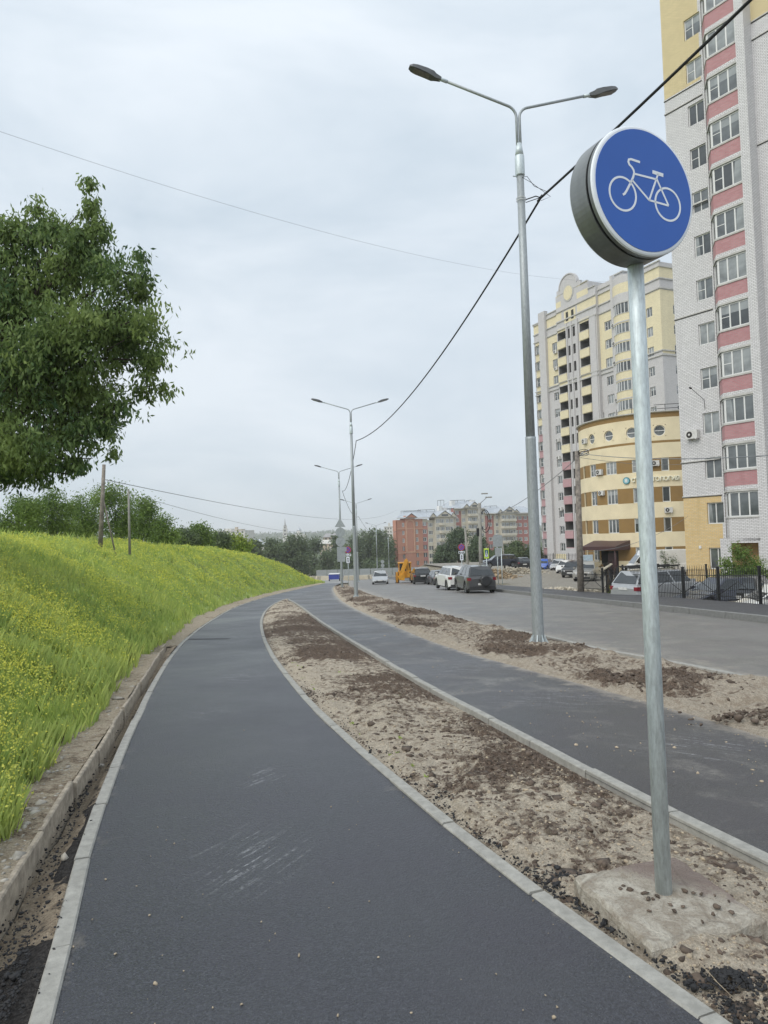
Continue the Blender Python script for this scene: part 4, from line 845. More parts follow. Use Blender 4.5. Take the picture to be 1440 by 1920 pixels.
# ================================================================== BUILDINGS
def wall(mb, x0, x1, z0, z1, ops, P, matf, depth=.12, revm=None, xc=(), zc=(), maxw=99, back=None):
    """facade with real openings; P(x, z, d) -> point, d = depth inward"""
    xs = sorted(set([x0, x1]+[o[0] for o in ops]+[o[1] for o in ops]+list(xc))); zs = sorted(set([z0, z1]+[o[2] for o in ops]+[o[3] for o in ops]+list(zc)))
    xs = [x for x in xs if x0 <= x <= x1]; zs = [z for z in zs if z0 <= z <= z1]
    X = []
    for a, b in zip(xs[:-1], xs[1:]):
        k = max(1, math.ceil((b-a)/maxw)); X += [a+(b-a)*i/k for i in range(k)]
    X.append(xs[-1]); xs = X
    def op_at(x, z):
        for o in ops:
            if o[0] < x < o[1] and o[2] < z < o[3]: return o
    for a, b in zip(xs[:-1], xs[1:]):
        if b-a < 1e-6: continue
        for c, d in zip(zs[:-1], zs[1:]):
            if d-c < 1e-6 or op_at((a+b)/2, (c+d)/2): continue
            mb.face([P(a, c, 0), P(b, c, 0), P(b, d, 0), P(a, d, 0)], matf((a+b)/2, (c+d)/2))
    for o in ops:
        a, b, c, d = o[:4]; dp = o[4] if len(o) > 4 else depth; rm = (o[5] if len(o) > 5 else None) or revm or matf(a-.01, (c+d)/2)
        mb.face([P(a, c, 0), P(a, d, 0), P(a, d, dp), P(a, c, dp)], rm); mb.face([P(b, d, 0), P(b, c, 0), P(b, c, dp), P(b, d, dp)], rm)
        mb.face([P(a, d, 0), P(b, d, 0), P(b, d, dp), P(a, d, dp)], rm); mb.face([P(b, c, 0), P(a, c, 0), P(a, c, dp), P(b, c, dp)], rm)
        if back or len(o) > 5: mb.face([P(a, c, dp), P(b, c, dp), P(b, d, dp), P(a, d, dp)], o[5] if len(o) > 5 else back)
flatP = lambda x, z, d: (x, d, z)
WCACHE = {}
def window(parent, x, z, w_, h_, style=2, y=.1, rz=0, gl=None, name='window', fw=.06, loc=None):
    """frame centred at x, sill at z; style = number of lights, 'T' adds a transom to one light"""
    gl = random.choice([0, 0, 1, 1, 1, 2]) if gl is None else gl
    var = random.choice([0, 1]) if w_ > .9 else 0
    cur = random.choice([0, 0, 1, 2, 3])
    key = (round(w_, 2), round(h_, 2), style, gl, var, fw, cur)
    if key not in WCACHE:
        mb = MB(); t_ = .05
        a, b = -w_/2, w_/2
        mb.box(a, a+fw, 0, t_, 0, h_, M_WHT); mb.box(b-fw, b, 0, t_, 0, h_, M_WHT); mb.box(a+fw, b-fw, 0, t_, 0, fw, M_WHT); mb.box(a+fw, b-fw, 0, t_, h_-fw, h_, M_WHT)
        for i in range(1, style):
            xx = a+w_*i/style; mb.box(xx-fw*.5, xx+fw*.5, 0, t_, fw, h_-fw, M_WHT)
        if var and style > 1:
            k = 0; mb.box(a+w_*k/style+fw, a+w_*(k+1)/style-fw*.5, .01, t_-.01, h_*.5-.02, h_*.5+.02, M_WHT)
        mb.box(a-.05, b+.05, -.07, t_, -.035, 0, M_WHT)
        g = MB(); g.face([(a+fw*.5, t_*.6, fw*.5), (b-fw*.5, t_*.6, fw*.5), (b-fw*.5, t_*.6, h_-fw*.5), (a+fw*.5, t_*.6, h_-fw*.5)], M_GL[gl])
        if cur == 1: g.face([(a+fw, t_*.55, fw), (a+w_*.30, t_*.55, fw), (a+w_*.22, t_*.55, h_-fw), (a+fw, t_*.55, h_-fw)], M_GL[2])
        if cur == 2: g.face([(b-w_*.34, t_*.55, fw), (b-fw, t_*.55, fw), (b-fw, t_*.55, h_-fw), (b-w_*.25, t_*.55, h_-fw)], M_GL[2])
        if cur == 3: g.face([(a+fw, t_*.55, h_*.62), (b-fw, t_*.55, h_*.62), (b-fw, t_*.55, h_-fw), (a+fw, t_*.55, h_-fw)], M_GL[2])
        f = mb.build(name); gg = g.build('pane'); m1, m2 = f.data, gg.data
        KIDS.pop(f.name, None); bpy.data.objects.remove(f); bpy.data.objects.remove(gg); WCACHE[key] = (m1, m2)
    m1, m2 = WCACHE[key]
    f = inst(name, m1, parent, loc or (x, y, z), (0, 0, rz)); inst('pane', m2, f); return f
def ac_unit(parent, loc, rz=0, s=1.0):
    if 'ac' not in WCACHE:
        mb = MB(); mb.box(-.4, .4, -.3, 0, 0, .55, M_AC); mb.box(-.3, -.26, -.32, .12, -.06, 0, M_WHT); mb.box(.26, .3, -.32, .12, -.06, 0, M_WHT)
        g = MB(); g.prism([(-.12+.2*math.cos(2*math.pi*i/20), .27+.2*math.sin(2*math.pi*i/20)) for i in range(20)], -.315, -.3, M_DK, 'y')
        for k in (1, 2): g.prism([(-.12+.07*k*math.cos(2*math.pi*i/16), .27+.07*k*math.sin(2*math.pi*i/16)) for i in range(16)], -.32-.004*(3-k), -.315, M_AC if k == 1 else M_DK, 'y')
        a = mb.build('t'); b = g.build('t'); WCACHE['ac'] = (a.data, b.data); bpy.data.objects.remove(a); bpy.data.objects.remove(b)
    f = inst('air_conditioner', WCACHE['ac'][0], parent, loc, (0, 0, rz)); f.scale = (s, s, s); inst('fan_grille', WCACHE['ac'][1], f); return f

# ---------- near tower of white brick
TA = math.atan2(-.823, .568)
tower = empty('apartment_tower', (19.214, 45.5, 0), TA, 'white brick apartment tower with pink brick bays cut off by the right edge', 'apartment block')
ZB = -2.6; FL = 2.8; ZTOP = 41
ops = []; wins = []
for k in range(-0, 15):
    z = -1.0+FL*k
    if z+1.35 < ZTOP-1: ops.append((1.58, 2.66, z, z+1.32)); wins.append((2.12, z, k))
def tmat(x, z):
    if z > 29.55: return M_YB if x < 2.55 else M_WB
    if z < 3.55 and x < 2.55: return M_OB
    return M_WB
mb = MB(); wall(mb, 0, 2.75, ZB, ZTOP, ops, flatP, tmat, .14, xc=(2.55,), zc=(3.55, 29.55))
mb.face([(0, 12, ZB), (0, 0, ZB), (0, 0, 3.55), (0, 12, 3.55)], M_OB); mb.face([(0, 12, 3.55), (0, 0, 3.55), (0, 0, 29.55), (0, 12, 29.55)], M_WB); mb.face([(0, 12, 29.55), (0, 0, 29.55), (0, 0, ZTOP), (0, 12, ZTOP)], M_YB)
# wall behind the bay stack, pilaster and the recessed wall to the right
mb.face([(2.75, .05, .9), (5.25, .05, .9), (5.25, .05, ZTOP), (2.75, .05, ZTOP)], M_WB)
wall(mb, 2.75, 5.25, ZB, .9, [(3.45, 5.05, ZB, .62, 1.6, M_OB)], lambda x, z, d: (x, -.72+d, z), lambda x, z: M_WB, back=M_OB)
mb.face([(2.75, 0, ZB), (2.75, -.72, ZB), (2.75, -.72, .9), (2.75, 0, .9)], M_WB)
mb.face([(5.25, .05, ZB), (5.25, -.85, ZB), (5.25, -.85, ZTOP), (5.25, .05, ZTOP)], M_WB); mb.face([(5.25, -.85, ZB), (5.78, -.85, ZB), (5.78, -.85, ZTOP), (5.25, -.85, ZTOP)], M_WB); mb.face([(5.78, -.85, ZB), (5.78, 0, ZB), (5.78, 0, ZTOP), (5.78, -.85, ZTOP)], M_WB)
ops2 = [(7.0, 8.2, -1.0+FL*k, .32+FL*k) for k in range(0, 14)]
wall(mb, 5.78, 16, ZB, ZTOP, ops2, flatP, lambda x, z: M_YB if z > 31.2 else M_WB, .14, zc=(31.2,))
mb.face([(0, 12, ZTOP), (0, 0, ZTOP), (16, 0, ZTOP), (16, 12, ZTOP)], M_ROOFG); mb.face([(16, 0, ZB), (16, 12, ZB), (16, 12, ZTOP), (16, 0, ZTOP)], M_WB); mb.face([(16, 12, ZB), (0, 12, ZB), (0, 12, ZTOP), (16, 12, ZTOP)], M_WB)
mb.build('wall', tower)
for z in (3.55, 5.75, 15.05, 21.9, 28.6, 29.5):
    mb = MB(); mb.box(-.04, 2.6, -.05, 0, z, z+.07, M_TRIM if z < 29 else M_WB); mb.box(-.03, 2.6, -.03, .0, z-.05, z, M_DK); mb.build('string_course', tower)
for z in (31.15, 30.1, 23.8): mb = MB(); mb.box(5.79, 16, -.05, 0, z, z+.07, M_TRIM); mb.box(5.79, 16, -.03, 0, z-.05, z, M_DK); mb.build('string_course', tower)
for k in range(15):
    z = -1.0+FL*k
    if z+1.35 < ZTOP-1: window(tower, 2.12, z, 1.08, 1.32, 2)
for k in range(0, 14): window(tower, 7.6, -1.0+FL*k, 1.2, 1.32, 2)
def bay_poly(o=0): return [(2.80-o, 0.0), (3.38-o*.4, -.72-o), (5.25, -.72-o), (5.25, .0)]
for k in range(0, 14):
    z = 2.15+FL*k-.0
    b = MB(); b.prism(bay_poly(), z-1.42 if k == 0 else z-1.3, z-.95 if k else z-.06, M_WB)
    if k: b.prism(bay_poly(-.0), z-.95, z-.10, M_RB)
    by = b.build('bay_parapet', tower)
    b = MB(); b.prism(bay_poly(.06), z+1.50, z+1.62, M_TRIM); b.build('lintel', by); b = MB(); b.prism(bay_poly(.05), z-.10 if k else z-.06, z, M_TRIM); b.prism(bay_poly(-.01), z+1.62, z+1.5+.01+.0, M_WB) if False else None
    b.build('sill', by)
    n_ = 3; window(tower, 0, 0, 1.80, 1.50, 3, loc=(4.33, -.69, z), fw=.08, name='bay_window', gl=random.choice([1, 2, 1, 0]))
    ang = math.atan2(-.72, .58); window(tower, 0, 0, .86, 1.50, 1, loc=(3.11, -.33, z), rz=ang, fw=.08, name='bay_window', gl=1)
b = ac_unit(tower, (.95, -.03, 7.2)); 
mb = MB(); mb.tube([(1.75, 0, 9.55), (1.5, -.9, 10.2)], .016, M_BLK, 6); mb.tube([(1.5, -.93, 10.23), (1.44, -1.05, 10.28)], .06, M_BLK, 8); mb.tube([(1.75, -.02, 9.55), (1.78, -.02, 8.95)], .015, M_BLK, 4); mb.build('wall_bracket', tower)
mb = MB(); mb.box(.95, 1.10, -.06, 0, .28, .46, M_WHT); mb.build('junction_box', tower)

# ---------- clinic with curved banded front
CX, CY, CRD = 30.41, 79.1, 8.1
clinic = empty('curved_clinic_building', (CX, CY, 0), 0, 'curved cream and brown banded clinic building with round top windows', 'clinic')
rad = math.radians
def cylP(R_): return lambda x, z, d: ((R_-d)*math.sin(x/CRD), -(R_-d)*math.cos(x/CRD), z)
def th(a): return rad(a)*CRD
rows = [(7.42, 8.76), (4.30, 5.85), (1.28, 2.74), (-1.6, -.2)]
colw = [(-75.7, -68.1, 2), (-57.7, -48.5, 3), (-36.8, -30.2, 2), (-16.8, -11.5, 1)]
ops = []
for z0, z1 in rows:
    for a0, a1, n_ in colw: ops.append((th(a0), th(a1), z0, z1))
    ops.append((th(-88), th(-84), z0, z1))
ops.append((th(-66), th(-50), -3.2, -.55, 1.0, M_DK)); ops = [o for o in ops if not (o[3] < 0 and th(-70) < o[0] < th(-50) and o[2] > -2)]
ROW = [(-72.1), (-54.3), (-36.0), (-16.8)]
def cmat(x, z):
    for z0, z1 in rows:
        if z0 < z < z1: return M_CLB
    if 12.85 < z < 13.35 or 10.28 < z < 10.52: return M_CLB
    return M_CLY
for a in ROW: ops.append((th(a)-.60, th(a)+.60, 10.92, 12.12, .25))
mb = MB(); wall(mb, th(-130), th(6), -3.4, 13.4, ops, cylP(CRD), cmat, .16, M_CLY, zc=[z for r_2 in rows for z in r_2]+[12.85, 13.35, 10.28, 10.52], maxw=.45)
# round windows: square hole filled by a spandrel plate with a circular cut
for a in ROW:
    P_f = cylP(CRD); nn = 28
    for i in range(nn):
        t0, t1 = 2*math.pi*i/nn, 2*math.pi*(i+1)/nn
        def sq(t, R2=.60):
            c, s = math.cos(t), math.sin(t); k = R2/max(abs(c), abs(s)); return (th(a)+c*k, 11.52+s*k)
        def ci(t): return (th(a)+.56*math.cos(t), 11.52+.56*math.sin(t))
        A, B, C2, D2 = sq(t0), sq(t1), ci(t1), ci(t0)
        mb.face([P_f(*A, 0), P_f(*B, 0), P_f(*C2, 0), P_f(*D2, 0)], M_CLY); mb.face([P_f(*D2, 0), P_f(*C2, 0), P_f(*C2, .2), P_f(*D2, .2)], M_CLY)
mb.face([(0+8.05*math.sin(rad(6)), -8.05*math.cos(rad(6)), -3.4), (12, -8, -3.4), (12, -8, 13.4), (8.05*math.sin(rad(6)), -8.05*math.cos(rad(6)), 13.4)], M_CLY)
pl = [(8.0*math.sin(rad(t)), -8.0*math.cos(rad(t))) for t in range(-130, 7, 4)]+[(12, -8), (12, 6)]
mb.face([(x, y, 13.2) for x, y in pl], M_ROOFG); mb.face([(12, -8, -3.4), (12, 6, -3.4), (12, 6, 13.4), (12, -8, 13.4)], M_CLY); 
mb.face([(12, 6, -3.4), (8*math.sin(rad(-130)), -8*math.cos(rad(-130)), -3.4), (8*math.sin(rad(-130)), -8*math.cos(rad(-130)), 13.4), (12, 6, 13.4)], M_CLY)
mb.build('wall', clinic)
mb = MB(); wall(mb, th(-130), th(6), 13.4, 13.50, [], cylP(CRD+.22), lambda x, z: M_TRIM, maxw=.45)
for t in range(-130, 6, 4):
    for R1, R2, z in ((CRD-.02, CRD+.22, 13.40), (CRD+.22, CRD-.2, 13.50)):
        q = [(R1, t), (R1, t+4), (R2, t+4), (R2, t)]; mb.face([(r*math.sin(rad(s)), -r*math.cos(rad(s)), z) for r, s in q], M_TRIM)
mb.build('cornice', clinic)
for z0, z1 in rows:
    for a0, a1, n_ in colw:
        if z0 < 0 and -70 < a0 < -50: continue
        am = rad((a0+a1)/2); w_ = 2*CRD*math.sin(rad(a1-a0)/2); window(clinic, 0, 0, w_, z1-z0, n_, loc=((CRD-.13)*math.sin(am), -(CRD-.13)*math.cos(am), z0), rz=am, fw=.08)
for a in ROW:
    am = rad(a); m2 = MB(); nn = 30
    for i in range(nn):
        t0, t1 = 2*math.pi*i/nn, 2*math.pi*(i+1)/nn; q = [(r*math.cos(t), r*math.sin(t)) for r, t in ((.56, t0), (.56, t1), (.47, t1), (.47, t0))]
        m2.face([(x, 0, z) for x, z in q], M_WHT)
    m2.box(-.47, .47, -.03, .01, -.035, .035, M_WHT)
    f = m2.build('round_window', clinic, ((CRD-.18)*math.sin(am), -(CRD-.18)*math.cos(am), 11.52), (0, 0, am))
    g = MB(); g.face([(.50*math.cos(2*math.pi*i/nn), .012, .50*math.sin(2*math.pi*i/nn)) for i in range(nn)], M_GL[1]); g.build('pane', f)
for a, z, s in ((-63, 7.55, 1), (-20.8, 7.95, 1), (-62, 5.35, .9), (-13.5, 3.2, .95), (-80, 11.2, 1)):
    am = rad(a); ac_unit(clinic, ((CRD+.03)*math.sin(am), -(CRD+.03)*math.cos(am), z), am, s)
# entrance canopy
mb = MB()
def ent(x, y, z):                                  # local frame at the entrance: x along, y outward
    am = rad(-57); bx, by = CRD*math.sin(am), -CRD*math.cos(am); return (bx+x*math.cos(am)+y*math.sin(am), by+x*math.sin(am)-y*math.cos(am), z)
A = [ent(-2.1, 0, .55), ent(2.3, -.4, .55), ent(2.3, 2.0, -.05), ent(-2.1, 2.0, -.05)]; Bq = [ent(-2.1, 2.0, -.42), ent(2.3, 2.0, -.42)]
mb.face(A, M_MAROON); mb.face([A[3], A[2], Bq[1], Bq[0]], M_MAROON); mb.face([A[1], A[2], Bq[1], ent(2.3, -.4, -.42)], M_MAROON); mb.face([A[0], A[3], Bq[0], ent(-2.1, 0, -.42)], M_MAROON)
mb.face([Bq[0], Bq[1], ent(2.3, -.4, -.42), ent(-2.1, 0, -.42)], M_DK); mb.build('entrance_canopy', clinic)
mb = MB()
for x in (-1.9, 2.1): mb.tube([ent(x, 1.85, -3.2), ent(x, 1.85, -.4)], .06, M_MAROON, 6)
mb.build('canopy_post', clinic)
mb = MB(); mb.face([ent(-.3, .03, -3.0), ent(.9, .03, -3.0), ent(.9, .03, -.8), ent(-.3, .03, -.8)], M_MAROON); mb.build('door', clinic)
mb = MB()
for t in range(-60, 0, 12):
    am = rad(t); mb.tube([((CRD-.4)*math.sin(am), -(CRD-.4)*math.cos(am), 13.4), ((CRD-.4)*math.sin(am), -(CRD-.4)*math.cos(am), 14.2)], .03, M_BLK, 5)
for zz in (13.8, 14.2): mb.tube([((CRD-.4)*math.sin(rad(t)), -(CRD-.4)*math.cos(rad(t)), zz) for t in range(-20, 5, 4)], .03, M_BLK, 5)
mb.build('roof_rail', clinic)
# sign on the clinic
cs = empty('clinic_sign', (CX, CY, 6.65), 0, 'raised cream letters with a round teal emblem on the curved clinic wall', 'wall sign')
word = 'СТОМАТОЛОГИЯ'; wl = [1.0, .9, 1.05, 1.2, 1.05, .9, 1.05, 1.05, 1.05, .85, 1.08, 1.0]; tot = sum(wl); acc = 0
M_LETT = simple('letter_cream', (.86, .83, .66), .5)
for chh, wv in zip(word, wl):
    a = rad(-37.3+(acc+wv/2)/tot*32.3); acc += wv
    text_mesh(chh, .58, M_LETT, 'letter', cs, .10, ((CRD+.07)*math.sin(a), -(CRD+.07)*math.cos(a), -.20), (math.pi/2, 0, a), offset=.018)
a = rad(-41); mb = MB(); mb.prism(disc_mesh(.36, 28), 0, .12, simple('emblem_teal', (.03, .20, .26), .5)); mb.prism([(x*.8, y*.8) for x, y in disc_mesh(.36, 28)], .12, .135, simple('emblem_pale', (.25, .50, .55), .5))
mb.prism([(-.1, -.18), (-.03, -.18), (0, -.05), (.03, -.18), (.1, -.18), (.13, .1), (.05, .17), (0, .13), (-.05, .17), (-.13, .1)], .135, .15, M_WHT)
mb.build('emblem', cs, ((CRD+.02)*math.sin(a), -(CRD+.02)*math.cos(a), 0), (math.pi/2, 0, a))

# ---------- stepped yellow and grey block
SA = math.atan2(-1, .44)
block = empty('stepped_apartment_block', (25.2, 120, 0), SA, 'stepped grey and yellow apartment block with an arched gable and dark loggias', 'apartment block')
F2 = 2.68; ZB2 = -4.6; ztopw = 31.87
def bmat(x, z):
    if z > 36.2: return M_GB
    if z > 34.6: return M_PY
    if z > 33.2: return M_GB
    if z > 25.0: return M_PY
    if z > -1.9: return M_GB
    return M_PY if 6 < x < 9 else M_GB
ops = []; spec = []
def colspec(xa, xb, h_, zt, kmax, st):
    for k in range(kmax):
        z1 = zt-F2*k; z0 = z1-h_
        if z0 < ZB2+.6: break
        ops.append((xa, xb, z0, z1)); spec.append((xa, xb, z0, z1, st))
colspec(2.25, 3.8, 1.45, 32.7, 14, 2); colspec(7.0, 8.2, 1.3, 32.0, 14, 2); colspec(19.3, 20.95, 1.3, 31.87, 14, 3); colspec(27.5, 28.5, 1.25, 31.3, 11, 2)
def wmat(x, z):
    if x < 4.1:
        if z > 33: return bmat(x, z)
        k = (32.7-z) % F2
        if 2.25 < x < 3.8: return (M_PY if z > 17.6 else M_PK) if k > 1.45 else M_GB
        return M_GB
    return bmat(x, z)
mb = MB()
wall(mb, 1.9, 5.8, ZB2, 36.4, ops, lambda x, z, d: (x, d+.2, z), wmat, .15, M_GB, xc=(4.1,), zc=(25, 33.2, 34.6, 36.2))
wall(mb, 5.8, 9.0, ZB2, 37.0, ops, flatP, bmat, .15, M_GB, zc=(25, 33.2, 34.6, 36.2, -1.9))
wall(mb, 18.2, 21.7, ZB2, 37.6, ops, flatP, bmat, .15, M_GB, zc=(25, 33.2, 34.6, 36.2, -1.9))
wall(mb, 25.6, 30, ZB2, 36.9, ops, flatP, lambda x, z: M_GB if z < 24.6 else bmat(x, z), .15, M_GB, zc=(24.6, 33.2, 34.6, 36.2))
# central part with loggias
ops_c = []
for k in range(13):
    z1 = 33.0-F2*k-(.35 if k > 2 else 0)
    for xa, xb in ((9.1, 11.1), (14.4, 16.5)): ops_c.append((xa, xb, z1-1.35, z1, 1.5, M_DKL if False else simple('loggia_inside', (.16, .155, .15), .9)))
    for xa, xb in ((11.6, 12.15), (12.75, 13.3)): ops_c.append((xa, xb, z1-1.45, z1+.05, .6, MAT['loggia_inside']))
def lmat(x, z):
    if z > 36.1 and not 10.2 < x < 14.0: return M_PY if int((z-36.1)/.9) % 2 else M_GB
    if z > 34.9: return M_PY if (not 10.2 < x < 14.0) else M_GB
    if z > 33.6: return M_GB
    if (9.1 < x < 11.1 or 14.4 < x < 16.5): return M_PY if z > 12 else (M_PK if z > -1.5 else M_GB)
    return M_GB
zc_ = [36.1, 34.9, 33.6]+[36.1+.9*i for i in range(1, 4)]
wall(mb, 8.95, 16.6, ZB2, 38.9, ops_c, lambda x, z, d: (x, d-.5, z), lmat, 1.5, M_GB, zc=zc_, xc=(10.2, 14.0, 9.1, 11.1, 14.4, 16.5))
wall(mb, 16.6, 18.2, ZB2, 37.6, [], lambda x, z, d: (x, d-.5, z), lambda x, z: M_PY if 34.9 < z < 36.1 else M_GB, zc=[34.9, 36.1])
def vq(x, y0, y1, z0, z1, mt_): mb.face([(x, y0, z0), (x, y1, z0), (x, y1, z1), (x, y0, z1)], mt_)
vq(8.95, 0, -.5, ZB2, 38.9, M_GB); vq(18.2, -.5, 0, ZB2, 37.6, M_GB); vq(16.6, -.5, 6, 37.6, 38.9, M_GB)
for z in (ZB2,): pass
# body behind
for (xa, xb, zt) in ((1.9, 5.8, 36.4), (5.8, 9, 37), (8.95, 16.6, 38.9), (16.6, 21.7, 37.6), (21.7, 30, 36.9)): mb.face([(xa, -.3 if xa > 8 and xb < 17 else 0, zt-.05), (xb, 0, zt-.05), (xb, 14, zt-.05), (xa, 14, zt-.05)], M_ROOFG)
vq(1.9, 14, .2, ZB2, 36.4, M_GB)
mb.face([(30, 14, ZB2), (1.9, 14, ZB2), (1.9, 14, 37), (30, 14, 37)], M_GB)
ops_e = [(2.2, 3.4, 31.3-1.25-F2*k, 31.3-F2*k) for k in range(11)]+[(7.0, 8.2, 31.3-1.25-F2*k, 31.3-F2*k) for k in range(11)]
wall(mb, 0, 14, ZB2, 36.9, ops_e, lambda x, z, d: (30-d, x, z), lambda x, z: M_GB if z < 24.6 else bmat(0, z), .15, M_GB, zc=(24.6, 33.2, 34.6, 36.2))
# piers
mb.box(4.1, 5.8, -.45, .2, ZB2, 37.7, M_GB); mb.box(21.25, 21.72, -.5, 0, ZB2, 37.9, M_GB); mb.box(13.55, 14.1, -.7, -.5, ZB2, 34.0, M_GB); mb.box(12.25, 12.6, -.65, -.5, ZB2, 34.0, M_GB); mb.box(11.25, 11.5, -.65, -.5, ZB2, 34, M_GB)
mb.box(16.75, 18.0, -.62, -.5, ZB2, 33.5, M_GB)
mb.build('wall', block)
# arched gable
mb = MB(); pts = [(9.3, 38.9)]+[(9.3, 39.6), (9.9, 39.7)]+[(12.1+2.0*math.cos(math.pi-math.pi*i/16), 39.6+1.75*math.sin(math.pi*i/16)) for i in range(17)]+[(14.4, 39.7), (15.0, 39.6), (15.0, 38.9)]
mb.prism(pts, -.55, -.15, M_GB, 'y'); mb.prism([(12.1+1.02*math.cos(2*math.pi*i/24), 38.55+1.1*math.sin(2*math.pi*i/24)) for i in range(24)], -.62, -.52, M_PY, 'y')
mb.prism([(12.1+1.22*math.cos(2*math.pi*i/24), 38.55+1.3*math.sin(2*math.pi*i/24)) for i in range(24)], -.58, -.51, M_TRIM, 'y')
for i in range(16):
    a0, a1 = math.pi*i/16, math.pi*(i+1)/16; q = [(12.1+r*math.cos(t), 39.6+r*.9*math.sin(t)) for r, t in ((2.0, a0), (2.2, a0), (2.2, a1), (2.0, a1))]; mb.prism(q, -.65, -.1, M_GB, 'y')
mb.build('arched_gable', block)
mb = MB()
for x in (11.35, 12.65): mb.box(x, x+.55, -.56, -.48, 34.3, 35.7, M_DK)
mb.box(10.9, 13.6, -.54, -.5, 34.05, 35.95, M_PY); mb.build('gable_window', block)
for z in (25.0, 24.4, 33.3, 34.6, 36.2):
    for xa, xb, y in ((1.85, 4.1, .2), (5.8, 8.95, 0), (8.95, 16.6, -.5), (16.6, 18.2, -.5), (18.2, 21.25, 0), (25.6, 30.1, 0)):
        mb = MB(); mb.box(xa, xb, y-.16, y, z, z+.16, M_TRIM); mb.build('string_course', block)
    mb = MB(); mb.box(30, 30.14, .0, 14, z, z+.16, M_TRIM); mb.build('string_course', block)
for (xa, xb, y0, y1, z0, z1) in ((1.8, 5.8, .02, .22, 36.4, 36.55), (5.82, 8.93, -.15, .2, 37, 37.15), (16.62, 18.18, -.65, 0, 37.6, 37.75), (18.2, 30.15, -.15, .2, 36.9, 37.05), (15.0, 16.6, -.65, -.3, 38.9, 39.05)):
    mb = MB(); mb.box(xa, xb, y0, y1, z0, z1, M_TRIM); mb.build('cornice', block)
mb = MB(); mb.box(18.2, 21.7, -.02, .2, 37.05, 37.6, M_GB); mb.build('parapet', block)
for (xa, xb, z0, z1, st) in spec: window(block, (xa+xb)/2, z0, xb-xa, z1-z0, st, y=.12 if xa > 4 else .32, fw=.09)
for k in range(9): window(block, 0, 0, 1.2, 1.25, 2, loc=(29.88, 2.8, 31.3-1.25-F2*k), rz=math.pi/2, fw=.09)
for k in range(12):                                   # loggia slabs and rails
    z1 = 33.0-F2*k-(.35 if k > 2 else 0)
    for xa, xb in ((9.1, 11.1), (14.4, 16.5)):
        if z1 < 0: continue
        m2 = MB(); m2.box(xa, xb, -.66, -.505, z1-2.62, z1-1.38, lmat((xa+xb)/2, z1-2)); m2.box(xa-.02, xb+.02, -.69, -.5, z1-1.38, z1-1.30, M_TRIM); m2.build('loggia_parapet', block)
def rbay(o): return [(21.72, 0), (21.72, -.35-o)]+[(21.72+(3.9)*i/8, -.35-o-1.05*math.sin(math.pi*(.08+.84*i/8))) for i in range(1, 8)]+[(25.62, -.35-o), (25.62, 0)]
for k in range(12):
    zt = 33.2-F2*k
    m2 = MB(); m2.prism(rbay(0), zt-3.0 if k else zt-3.0, zt-1.62, M_PY); m2.prism(rbay(.06), zt-.18, zt, M_TRIM if k == 0 else M_GB); m2.prism(rbay(.06), zt-1.68, zt-1.6, M_TRIM)
    if k == 0: m2.prism(rbay(0), zt, zt+1.2, M_GB); m2.prism(rbay(0), zt+1.2, zt+2.6, M_PY); m2.prism(rbay(0), zt+2.6, zt+3.7, M_GB)
    bb = m2.build('rounded_bay', block)
    m2 = MB(); pts = rbay(-.06)[1:-1]
    for (xa, ya), (xb, yb) in zip(pts[:-1], pts[1:]):
        m2.face([(xa, ya, zt-1.62), (xb, yb, zt-1.62), (xb, yb, zt-.18), (xa, ya, zt-.18)], M_GL[1] if k % 3 else M_GL[0])
        m2.box(xa-.05, xa+.05, ya-.05, ya+.03, zt-1.62, zt-.18, M_WHT)
    m2.build('bay_glazing', bb)
for x, z, y in ((21.9, 30.35, -.55), (21.95, 27.75, -.55), (21.95, 25.0, -.55), (21.95, 19.7, -.55), (7.9, 30.2, -.02), (7.9, 27.5, -.02), (7.6, 16.0, -.02), (7.6, 13.2, -.02), (7.6, 5.0, -.02), (3.3, 10.6, .18)): ac_unit(block, (x, y, z), 0, .95)
mb = MB(); mb.box(19.5, 21.2, 2, 4, 37.5, 38.9, M_GB); mb.box(19.3, 21.4, 1.8, 4.2, 38.9, 39.05, M_TRIM); mb.build('roof_hut', block)

